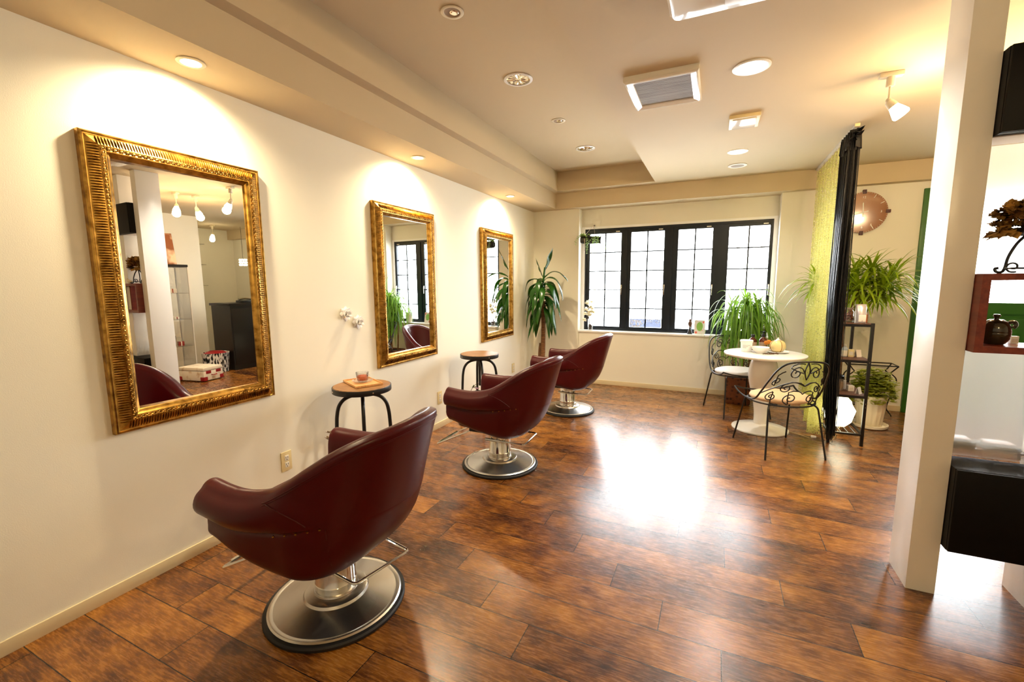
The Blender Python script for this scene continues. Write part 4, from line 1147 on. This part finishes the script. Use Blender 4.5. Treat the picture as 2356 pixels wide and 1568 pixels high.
# clover in the fluted pot
t = thing('clover_plant', 'bushy small-leaved plant in a white fluted pot behind the rack', 'plant', (3.69, 5.05, 0))
MB().lathe([(0, 0), (.125, 0), (.142, .008), (.146, .032), (.138, .034), (.12, .014), (0, .012)], 40).build('saucer', M_pot, t)
m = MB(); R = []
for z, rr in ((.014, .085), (.02, .092), (.08, .098), (.20, .110), (.28, .118), (.285, .126), (.305, .128), (.308, .120), (.295, .112), (.28, .108)):
    R.append([((rr + (.006 * abs(sin(8 * a)) if z < .28 else 0)) * cos(a), (rr + (.006 * abs(sin(8 * a)) if z < .28 else 0)) * sin(a), z) for a in [2 * pi * k / 64 for k in range(64)]])
m.loft(R, True, True); m.build('fluted_pot', M_pot, t, sharp=50)
rnd = random.Random(33); m = MB(); stm = MB()
for k in range(760):
    a = rnd.uniform(0, 2 * pi); rr = .18 * sqrt(rnd.random()); z = .36 + .20 * rnd.random() * (1 - (rr / .24) ** 2) - (.24 * rnd.random() * max(0, rr - .11) / .09)
    x, y = rr * cos(a), rr * sin(a) * .85
    if rr < .125 and z < .33: z = .36
    for q in range(3): m.leaf((x, y, z), a + q * 2.1 + rnd.uniform(-.3, .3), rnd.uniform(-.1, .5), .032, .030, 4, 3, .15, 0, lambda s_: min(1, .25 + 1.6 * s_) * (1 - s_ ** 6))
    if k % 6 == 0: stm.tube([(x * .3, y * .3, .29), (x * .8, y * .8, z * .6 + .15), (x, y, z)], .0012, 4)
o = m.build('foliage', M_clover, t, sharp=80); stm.build('stems', M_clover, t)
# black scrolled plant stand
t = thing('plant_stand', 'empty black wrought iron plant stand against the far wall', 'plant stand', (3.80, 5.58, 0))
m = MB(); TW, TD, TZz = .20, .10, .515
m.tube(round_path([(-TW, -TD, TZz), (TW, -TD, TZz), (TW, TD, TZz), (-TW, TD, TZz)], .01, 3, True), .006, 6, True)
m.build('top_frame', M_black, t)
for sx_ in (-1, 1):
    for sy_ in (-1, 1):
        P = smooth_path([(sx_ * TW, sy_ * TD, TZz), (sx_ * (TW - .035), sy_ * (TD - .02), .465), (sx_ * (TW - .05), sy_ * (TD - .02), .44), (sx_ * (TW - .01), sy_ * (TD - .02), .395), (sx_ * (TW - .005), sy_ * (TD - .02), .34), (sx_ * (TW - .04), sy_ * (TD - .02), .20), (sx_ * (TW - .06), sy_ * (TD - .02), .09), (sx_ * (TW - .045), sy_ * (TD - .01), .05), (sx_ * (TW - .025), sy_ * TD, .02), (sx_ * (TW - .02), sy_ * TD, .006)], 4)
        MB().tube(P, .006, 6).build('leg', M_black, t)
MB().box(-TW + .06, TW - .06, -TD + .02, TD - .02, .085, .100, .002).build('lower_tray', M_black, t)
# ponytail plant in a wicker basket beside the window
t = thing('ponytail_palm', 'tall leafy plant with long strap leaves in a brown wicker basket by the window', 'plant', (2.60, 5.50, 0))
m = MB(); R = []
for z, k in ((0, .88), (.01, .92), (.10, .96), (.20, 1.0), (.285, 1.03), (.30, 1.05), (.305, 1.0), (.29, .96)):
    R.append(round_path([(-.135 * k, -.125 * k, z), (.135 * k, -.125 * k, z), (.135 * k, .125 * k, z), (-.135 * k, .125 * k, z)], .03, 5, True))
m.loft(R, True, False); m.build('basket', M_wicker, t, sharp=60)
MB().box(-.125, .125, -.115, .115, .26, .285, .01).build('soil', M_soil, t)
MB().tube(smooth_path([(.03, -.02, .28), (.035, -.02, .6), (.03, -.02, .9), (.03, -.03, 1.10)], 5), .017, 10).merge(MB().tube(smooth_path([(-.05, .03, .28), (-.07, .03, .55), (-.10, .0, .97)], 5), .011, 8).merge(MB().tube(smooth_path([(.08, .02, .28), (.11, .02, .6), (.14, .02, 1.03)], 5), .011, 8))).build('trunk', M_trunk, t)
rnd = random.Random(44)
for h, n, LL in (((.03, -.03, 1.12), 60, .70), ((-.10, .0, .98), 50, .60), ((.14, .02, 1.04), 55, .62), ((.06, -.08, .92), 50, .55), ((-.04, -.06, .80), 45, .5), ((.17, -.03, .86), 45, .5)):
    fo = MB()
    for k in range(n):
        lv = k / n; az = k * 2.399; el = 1.45 - 1.1 * lv + rnd.uniform(-.15, .15); L_ = LL * rnd.uniform(.75, 1.1)
        if sin(az) > .1: el = max(el, 1.1); L_ *= .75
        fo.leaf((h[0], h[1], h[2] - .05 * lv), az, el, L_, .021, rnd.uniform(8.0, 17.0), 16, .3, 0, lambda q: min(1, .5 + 2 * q) * (1 - q ** 3))
    fo.v = [(x, min(y, .20), z) for x, y, z in fo.v]
    fo.build('leaf_rosette', M_pony, t, sharp=80)
# white pot on the sill
t = thing('flower_pot', 'white flower pot on the window sill half hidden by strap leaves', 'pot', (2.545, 5.835, .7225))
MB().lathe([(0, 0), (.036, 0), (.040, .006), (.052, .14), (.056, .145), (.056, .165), (.049, .165), (.047, .145), (0, .14)], 28).build('pot', M_pot, t)
MB().lathe([(0, .141), (.046, .141), (0, .146)], 20).build('soil', M_soil, t)
m = MB()
for k in range(24): m.leaf((0, -.005, .15), k * 2.4, .9 + .4 * sin(k), .11, .011, 9, 7, .3)
m.build('leaf_rosette', M_pony, t, sharp=80)
t = thing('picture_frame', 'dark framed picture leaning on the right end of the window sill', 'picture', (2.80, 5.845, .7225))
tl = Matrix.Rotation(radians(-10), 4, 'X')
MB().box(-.075, .075, -.004, .006, 0, .20, .002).xf(tl).build('frame', M_clip, t)
MB().box(-.058, .058, -.0065, -.004, .02, .18).xf(tl).build('print', M_cardgrey, t)
# hanging planter
t = thing('hanging_planter', 'dark horizontal bottle planter with trailing ivy hanging in the window corner', 'planter', (.825, 5.70, 1.905))
rot = Matrix.Rotation(radians(90), 4, 'Y')
MB().lathe([(0, -.135), (.040, -.135), (.050, -.120), (.050, .02), (.045, .07), (.043, .11), (.048, .125), (.046, .135), (0, .135)], 28).xf(Matrix.Rotation(radians(4), 4, 'Y') @ rot).build('bottle', M_black, t)
MB().tube([(-.10, 0, .045), (-.01, .155, .205), (-.01, .19, .205)], .0018, 5).merge(MB().tube([(.05, 0, .045), (-.01, .155, .205)], .0018, 5)).build('cord', M_rope, t)
MB().tube([(-.01, .205, .205), (-.01, .17, .205), (-.01, .165, .198)], .004, 6).merge(MB().ball((-.01, .198, .205), .010, 8)).build('hook', M_tin, t)
MB().tube(smooth_path([(-.075, -.052, .02), (-.072, -.054, -.06), (-.075, -.052, -.14)], 4), .004, 6).build('tassel', M_rope, t)
m = MB(); rnd = random.Random(9); vn = MB()
for k in range(14):
    x0 = rnd.choice((-.11, -.09, -.06, .08, .11)); P = [Vector((x0, -.03 + rnd.uniform(-.02, .02), .04))]
    d = Vector((rnd.uniform(-.4, .4), -.35 + rnd.uniform(-.3, .2), rnd.uniform(.0, .9) if x0 < 0 else .3))
    for i in range(9):
        d = d + Vector((rnd.uniform(-.2, .2), rnd.uniform(-.1, .1) * .5, -.33)); d.normalize(); P.append(P[-1] + d * .026)
    vn.tube(P, .0011, 4)
    for p in P[1:]:
        for q in range(3): m.leaf(p, rnd.uniform(0, 6.28), rnd.uniform(-.5, .6), rnd.uniform(.016, .026), .017, 8, 3, .2)
for k in range(34): m.leaf((-.125 + rnd.uniform(-.012, .05), rnd.uniform(-.04, .02), .03 + rnd.random() * .03), rnd.uniform(0, 6.28), rnd.uniform(0, 1.4), .04, .020, 8, 3, .2)
m.build('ivy', M_ivy, t, sharp=80); vn.build('vine', M_ivy, t)
# dried flowers in a glass vase
t = thing('vase', 'clear glass vase with cream dried flowers at the left end of the window sill', 'vase', (.80, 5.832, .7225))
MB().lathe([(0, 0), (.034, 0), (.036, .004), (.036, .15), (.034, .15), (.034, .008), (0, .006)], 28).build('vase', M_cup, t)
m = MB(); rnd = random.Random(2)
for k in range(26): a = rnd.uniform(0, 6.28); rr = .024 * sqrt(rnd.random()); m.ball((rr * cos(a), rr * sin(a), .014 + .055 * rnd.random()), .009, 6)
o = m.build('pebbles', M_black, t); o['kind'] = 'stuff'
m = MB(); sm = MB()
for k in range(13):
    a = k * 2.4; rr = .075 * sqrt((k + .5) / 13); x, y, z = rr * cos(a) - .015, rr * sin(a) * .5 - .015, .30 + .085 * sin(k * 1.9) - .1 * (k % 4 == 0)
    sm.tube([(0, 0, .03), (x * .5, y * .5, .16), (x, y, z)], .0014, 5)
    fh = MB()
    for q in range(22): fh.leaf((x, y, z), q * 2.4, rnd.uniform(-.5, 1.3), .040, .034, 14, 4, .2, 0, None, .3)
    fh.build('flower_head', M_paleflower, t, sharp=80)
sm.tube([(0, 0, .1), (.05, -.01, .35), (.09, -.015, .46)], .0014, 5)
for q in range(8): m.leaf((.07 + .004 * q, -.012, .42 + .006 * q), q * 2.4, .9, .02, .006, 3, 3)
m.build('grass_head', M_paleflower, t, sharp=80); sm.build('stems', M_clay, t)
# figurine and card on the sill
t = thing('figurine', 'small dark carved figurine on the window sill', 'figurine', (2.052, 5.835, .7225))
MB().lathe([(0, 0), (.032, 0), (.034, .008), (.024, .020), (.020, .045), (.012, .060), (.014, .072), (.010, .082), (0, .083)], 20).build('pedestal', M_black, t)
MB().lathe([(0, .082), (.010, .084), (.018, .10), (.026, .122), (.022, .142), (.012, .156), (.016, .166), (.012, .180), (0, .186)], 18).build('body', M_brownshelf, t)
t = thing('greeting_card', 'pale square card with a green oval print on the window sill', 'card', (2.162, 5.825, .7225))
tl = Matrix.Rotation(radians(-8), 4, 'X')
m = MB(); pp = round_path([(-.062, 0, 0), (.062, 0, 0), (.062, 0, .175), (-.062, 0, .175)], .018, 5, True)
m.loft([[(p.x, -.002, p.z) for p in pp], [(p.x, .002, p.z) for p in pp]], True, True); m.xf(tl).build('card', M_cardgrey, t)
m = MB(); pp = [(.036 * cos(a), sin(a) * .055 + .095) for a in [2 * pi * k / 36 for k in range(36)]]
m.loft([[(x, -.0028, z) for x, z in pp], [(x, -.0021, z) for x, z in pp]], True, True); m.xf(tl).build('print', M_cardgreen, t)
m = MB()
for x, z, rr in ((.044, .148, .013), (-.040, .022, .014), (.030, .05, .006)):
    m.loft([[(x + rr * cos(a), yy, z + rr * sin(a)) for a in [2 * pi * k / 20 for k in range(20)]] for yy in (-.0029, -.0021)], True, True)
m.xf(tl).build('dot', M_cardred, t)

# ------------------------------------------------------------------ wall clock
t = thing('wall_clock', 'round brown wall clock with white hands above the dragon tree', 'clock', (3.655, YW - .002, 2.055))
R90 = Matrix.Rotation(radians(90), 4, 'X')
CR = .205
MB().lathe([(0, .014), (CR, .014), (CR, .020), (0, .020)], 64).xf(R90).build('dial', M_clock, t)
for k in range(4):
    a = k * pi / 2; q = MB().box(-.016, .016, .0, .026, CR - .018, CR + .022, .003).xf(Matrix.Rotation(a, 4, 'Y')); q.v = [(x, -y, z) for x, y, z in q.v]
    q.f = [f_[::-1] for f_ in q.f]
    q.build('clip', M_clip, t)
m = MB()
for k in range(12):
    if k % 3 == 0: continue
    a = k * pi / 6; m.merge(MB().box(-.0022, .0022, -.0215, -.0202, CR - .045, CR - .012), Matrix.Rotation(a, 4, 'Y'))
for k in range(60): m.merge(MB().box(-.0008, .0008, -.0212, -.0202, CR - .010, CR - .003), Matrix.Rotation(k * pi / 30, 4, 'Y'))
m.build('hour_mark', M_hand, t)
def text_obj(name, s, size, mm, parent, loc, rot, depth=.0004, label=None):
    cu_ = bpy.data.curves.new(name, 'FONT'); cu_.body = s; cu_.size = size; cu_.align_x = 'CENTER'; cu_.align_y = 'CENTER'; cu_.extrude = depth
    tmp = bpy.data.objects.new(name + '_tmp', cu_); C.objects.link(tmp)
    dg = bpy.context.evaluated_depsgraph_get(); me = bpy.data.meshes.new_from_object(tmp.evaluated_get(dg))
    bpy.data.objects.remove(tmp); me.materials.append(mm)
    o = bpy.data.objects.new(name, me); C.objects.link(o); o.parent = parent; o.location = loc; o.rotation_euler = rot
    if label: o['label'] = label
    return o
for s, a in (('12', 0), ('3', 90), ('6', 180), ('9', 270), ('5', 150)):
    rr = CR - .055 if s != '5' else CR - .055
    text_obj('numeral', s, .030, M_hand, t, (rr * sin(radians(a)), -.0208, rr * cos(radians(a))), (radians(90), 0, 0))
def hand(name, ang, L_, w, tail, y):
    MB().box(-w / 2, w / 2, -y - .0015, -y, -tail, L_).xf(Matrix.Rotation(radians(ang), 4, 'Y')).build(name, M_hand, t)
hand('hour_hand', -3, .098, .009, .045, .0225)
hand('minute_hand', 256, .150, .008, .045, .0245)
MB().lathe([(0, 0), (.008, 0), (.008, .007), (0, .008)], 16).xf(R90).xf(Matrix.Translation((0, -.0202, 0))).build('spindle', M_hand, t)

# ------------------------------------------------------------------ display boxes on the partition
def shelf_box(label, x0, x1, z0, z1, mm, post, open_=False, extra=None, under=None):
    t = thing('display_box', label, 'display box', ((x0 + x1) / 2, 2.40, z0), 0, 'display boxes on the partition')
    h = z1 - z0; a, b_ = x0 - t.location.x, x1 - t.location.x; yf, ym, yb = 2.305 - 2.40, 2.3585 - 2.40, 2.495 - 2.40
    br = post[1] - t.location.x; bl_ = post[0] - t.location.x
    m = MB(); w = .026
    if open_:
        m.box(a, b_, yf, ym, 0, w); m.box(a, b_, yf, ym, h - w, h); m.box(a, a + w, yf, ym, w, h - w); m.box(b_ - w, b_, yf, ym, w, h - w)
        m.box(bl_, br, ym, yb, 0, w); m.box(bl_, br, ym, yb, h - w, h); m.box(bl_, bl_ + w - .004, ym, yb, w, h - w); m.box(br - w, br, ym, yb, w, h - w)
        m.build('carcass', mm, t)
    else:
        m.box(a, b_, yf + .016, ym, 0, h); m.box(bl_, br, ym, yb, 0, h); m.build('carcass', mm, t)
        MB().box(a + .001, b_ - .001, yf, yf + .0155, .001, h - .001, .001).build('door', mm, t)
    if under: MB().box(bl_ + .001, br - .001, ym + .002, yb - .002, -.004, -.0002).build('underside', under, t, label='pale grey underside panel')
    return t
BX0, BX1 = 3.2515, 3.655
p1 = (3.2515, 3.5495); p2 = (3.658, 4.0485)
shelf_box('black closed display box high on the partition', BX0, BX1, 1.893, 2.195, M_blackwood, p1, under=M_cardgrey)
shelf_box('mahogany open display box holding the dark teapot', BX0, BX1, 1.072, 1.378, M_red, p1, True)
shelf_box('black closed display box lowest on the partition', BX0, BX1, .232, .588, M_blackwood, p1, under=None)
shelf_box('mahogany closed display box high on the partition, next to the black one', BX1 + .003, 4.05, 1.90, 2.185, M_red, p2, under=M_cardgrey)
shelf_box('black closed display box at the height of the teapot box, next to it', BX1 + .002, 4.05, 1.076, 1.376, M_blackwood, p2)
shelf_box('dark closed display box low on the partition, second from the front post', BX1 + .002, 4.05, .235, .600, M_darkwood, p2)
# teapot
t = thing('teapot', 'round dark olive glazed pot with a lid in the mahogany box', 'pot', (3.348, 2.405, 1.0985))
MB().lathe([(0, 0), (.028, 0), (.034, .004), (.044, .022), (.046, .042), (.0465, .046), (.0455, .048), (.0465, .050), (.043, .072), (.034, .090), (.020, .098), (0, .100)], 36).build('body', M_teapot, t)
MB().lathe([(0, .098), (.007, .099), (.008, .108), (.012, .113), (.009, .119), (0, .120)], 16).build('lid_knob', M_teapot, t)
MB().tube(smooth_path([(.033, -.01, .088), (.048, -.012, .090), (.053, -.013, .078), (.046, -.012, .066)], 4), .007, 8).build('handle', M_teapot, t)
t = thing('carton', 'tiny white carton beside the dark olive pot', 'box', (3.425, 2.45, 1.0985)); MB().box(-.012, .012, -.01, .01, 0, .03, .001).build('carton', M_white, t); MB().box(-.008, .008, -.0106, -.01, .006, .02).build('label', M_cardgrey, t)
# hydrangea on iron easel
ZB = 1.3785
t = thing('flower_bowl', 'black iron scroll stand carrying a bowl of brown dried hydrangea', 'flower arrangement', (3.405, 2.40, ZB))
m = MB()
for k in range(3):
    a = radians(150 + 120 * k); c_, s_ = cos(a), sin(a)
    P = smooth_path([(.004 * c_, .004 * s_, .150), (.028 * c_, .028 * s_, .115), (.046 * c_, .046 * s_, .065), (.052 * c_, .052 * s_, .02), (.060 * c_, .060 * s_, .006), (.074 * c_, .074 * s_, .008), (.078 * c_, .078 * s_, .020), (.068 * c_, .068 * s_, .022)], 5)
    m.tube(P, .0052, 8)
    P = []
    for i in range(30):
        q = i / 29; an = a + pi * .9 - q * 7.5; rr = .006 + .016 * q; P.append((.03 * c_ + rr * cos(an) * c_, .03 * s_ + rr * cos(an) * s_, .026 + rr * sin(an)))
    m.tube(P, .0036, 6)
m.tube([(.052 * cos(2 * pi * k / 24), .052 * sin(2 * pi * k / 24), .02) for k in range(24)], .003, 6, True)
m.build('stand', M_black, t)
MB().lathe([(0, .142), (.03, .144), (.075, .156), (.090, .168), (.086, .170), (.07, .160), (0, .150)], 32).build('dish', M_black, t)
m = MB(); rnd = random.Random(17)
for k in range(190):
    a = k * 2.399; rr = .105 * sqrt((k + .5) / 190); z = .168 + .068 * (k % 3) / 2 + .03 * (1 - (rr / .115) ** 2) + rnd.uniform(-.01, .014)
    x, y = rr * cos(a), rr * sin(a) * .72
    for q in range(4): m.leaf((x, y, z - .02 * (rr > .09)), q * pi / 2 + k, .45 + rnd.uniform(-.5, .5), .026, .026, 16, 3, .3, 0, lambda s_: min(1, .3 + 1.8 * s_) * (1 - s_ ** 6), .5)
for k in range(9): m.leaf((-.06, -.02, .165), radians(150 + 14 * k), .1 - .1 * (k % 3), .085, .05, 13, 6, .3, .4, None, .6)
m.build('dried_flowers', M_dried, t, sharp=80)
t = thing('bird_figurine', 'small cream bird figurine at the foot of the iron stand', 'figurine', (3.43, 2.325, ZB))
m = MB(); R = []
for x, rr, z in ((-.060, .003, .026), (-.045, .007, .024), (-.02, .014, .022), (.005, .019, .0215), (.025, .017, .027), (.038, .012, .038), (.048, .0115, .045), (.058, .008, .046), (.066, .002, .044)):
    R.append([(x, rr * .85 * cos(2 * pi * k / 14), z + rr * sin(2 * pi * k / 14)) for k in range(14)])
m.loft(R, True, True); m.build('body', M_bird, t, sharp=70)
MB().lathe([(0, 0), (.012, 0), (.010, .005), (0, .006)], 14).build('base', M_bird, t)
bottle('small clear bottle on the black display box beside the dried hydrangea', (3.76, 2.40, 1.3765), .10, .018, M_paper, None, M_cup, M_paper)
bottle('small bottle with black cap on the black display box beside the dried hydrangea', (3.705, 2.39, 1.3765), .085, .016, M_blackcap, None, M_cup, M_paper)
# low dark bench seen blurred through the frosted panel
t = thing('ledge', 'thin ledge blurred behind the lower frosted panel', 'shelf', (3.40, 2.56, .618))
MB().box(-.146, .146, -.050, .045, 0, .008).build('shelf', M_brownshelf, t)
for x in (-.12, .12): MB().box(x - .006, x + .006, -.050, -.03, -.018, 0).build('bracket', M_tin, t)
for i, (x, lab_) in enumerate(((-.075, 'dark folded cloth on the ledge behind the frosted panel, nearer the front post'), (.070, 'dark folded cloth on the ledge behind the frosted panel, farther from the front post'))):
    t = thing('folded_cloth', lab_, 'cloth', (3.40 + x, 2.56, .6265)); MB().box(-.062, .062, -.042, .042, 0, .022 - .006 * i, .006).build('cloth', M_blackwood, t); MB().box(-.045, .05, -.035, .035, .0225 - .006 * i, .034 - .006 * i, .005).build('fold', M_brownshelf, t)

# ------------------------------------------------------------------ reception side, seen in the nearest mirror
t = thing('display_cabinet', 'tall glass display cabinet with a dark top, reflected in the nearest mirror', 'cabinet', (5.08, 3.36, 0))
CW, CD, CH = .19, .21, 1.62
MB().box(-CW, CW, -CD, CD, CH, CH + .035, .003).build('top', M_darkwood, t); MB().box(-CW, CW, -CD, CD, 0, .06, .003).build('base', M_darkwood, t)
for a in (-1, 1):
    for b_ in (-1, 1): MB().box(a * CW - .012 * (a > 0), a * CW + .012 * (a < 0), b_ * CD - .012 * (b_ > 0), b_ * CD + .012 * (b_ < 0), .06, CH).build('post', M_rail, t)
MB().box(-CW + .002, -CW + .006, -CD + .012, CD - .012, .06, CH).build('glass_door', M_glass, t)
MB().box(-CW + .012, CW - .012, CD - .006, CD - .002, .06, CH).build('glass_side', M_glass, t)
SHZ = (.47, .86, 1.24)
for z in SHZ: MB().box(-CW + .008, CW - .008, -CD + .008, CD - .008, z, z + .008).build('glass_shelf', M_cup, t)
def gift(label, x, y, z, w, d, h, mm, rz=0):
    t = thing('gift_box', label, 'box', (x, y, z), rz); MB().box(-w, w, -d, d, 0, h, .002).build('box', mm, t); MB().box(-w - .0008, w + .0008, -.006, .006, -.0 + .001, h + .0008).build('ribbon', M_casered if mm is not M_casered else M_paper, t)
gift('white gift box on the upper glass shelf of the display cabinet', 5.02, 3.40, 1.249, .04, .05, .06, M_cardgrey, .3)
gift('coral gift box on the upper glass shelf of the display cabinet', 5.00, 3.28, 1.249, .03, .04, .10, M_cardred, .1)
gift('small white gift box on the middle glass shelf of the display cabinet', 5.04, 3.42, .869, .03, .03, .03, M_white, 0)
gift('dark gift box on the lower glass shelf of the display cabinet', 5.02, 3.33, .479, .04, .035, .15, M_darkwood, 0)
gift('red gift box on the lower glass shelf of the display cabinet', 5.00, 3.43, .479, .04, .035, .06, M_casered, .2)
t = thing('canvas_print', 'brown flower canvas leaning on top of the display cabinet', 'picture', (5.09, 3.36, CH + .0355))
MB().box(-.012, .012, -.16, .16, .0, .46, .002).xf(Matrix.Rotation(radians(10), 4, 'Y')).build('canvas', M_canvas, t)
t = thing('suitcase', 'white patterned suitcase with red corners on the floor before the display cabinet', 'suitcase', (4.62, 3.48, 0), radians(-16))
MB().box(-.22, .22, -.16, .16, .012, .15, .012).build('body', M_case, t); MB().box(-.22, .22, -.16, .16, .153, .20, .012).build('lid', M_case, t)
for a in (-1, 1):
    for b_ in (-1, 1): MB().box(a * .19 - .035, a * .19 + .035, b_ * .13 - .033, b_ * .13 + .033, .010, .07, .012).build('corner', M_casered, t)
m = MB()
for y in (-.08, .08): m.box(-.2235, -.2195, y - .04, y + .04, .11, .15, .002)
m.build('latch', M_casered, t)
MB().tube(smooth_path([(-.22, -.035, .09), (-.245, -.03, .085), (-.245, .03, .085), (-.22, .035, .09)], 4), .006, 6).build('handle', M_casered, t)
t = thing('basket', 'zebra striped cloth basket on the floor between suitcase and reception counter', 'basket', (5.02, 3.90, 0))
m = MB().lathe([(0, 0), (.15, 0), (.16, .01), (.185, .30), (.19, .31), (.178, .31), (.17, .29), (0, .28)], 32); m.build('basket', M_zebra, t)
MB().lathe([(0, .285), (.10, .33), (.165, .30), (.0, .29)], 16).build('contents', M_casered, t)
t = thing('reception_counter', 'espresso brown reception counter reflected in the nearest mirror', 'counter', (5.15, 4.62, 0))
MB().box(-.27, .27, -.52, .52, 0, 1.03).build('body', M_darkwood, t); MB().box(-.29, .29, -.54, .54, 1.03, 1.07, .003).build('countertop', M_darkwood, t); MB().box(-.275, -.2705, -.50, .50, .08, .98, .001).build('front_panel', M_darkwood, t)
t = thing('desk_ornament', 'small dark item with a shiny top on the reception counter', 'ornament', (5.05, 4.42, 1.0705))
MB().box(-.09, .09, -.08, .08, 0, .04, .01).build('body', M_black, t); MB().tube(smooth_path([(-.03, -.10, .055), (-.03, 0, .066), (-.03, .10, .055)], 4), .016, 8).build('shiny_top', M_chrome, t)
for i, z in enumerate((1.35, 1.72, 2.08)):
    o = MB().box(-.30, .30, -.11, .11, 0, .012).build('glass_shelf', M_cup, None, (6.60, 4.42, z)); tag(o, ('lowest', 'middle', 'top')[i] + ' glass wall shelf in the reception recess', 'shelf', 'glass shelves in the recess')
t = thing('photo_frame', 'small white mat photo frame on the lowest glass shelf in the recess', 'picture', (6.62, 4.42, 1.3625))
MB().box(-.10, .10, -.012, .0, 0, .24, .003).xf(Matrix.Rotation(radians(180), 4, 'Z')).build('frame', M_clip, t); MB().box(-.08, .08, .0122, .0145, .03, .21).build('print', M_paper, t)
# pendant lamp in the recess
t = thing('pendant_lamp', 'small crystal pendant lamp glowing in the reception recess', 'lamp', (6.7, 5.42, ZR))
MB().tube([(0, 0, 0), (0, 0, -.62)], .003, 6).build('cord', M_black, t)
m = MB()
for k in range(3):
    for j in range(8): a = 2 * pi * (j + .5 * (k % 2)) / 8; m.ball((.058 * cos(a), .058 * sin(a), -.65 - .05 * k), .021, 8)
m.build('shade', M_shade, t)
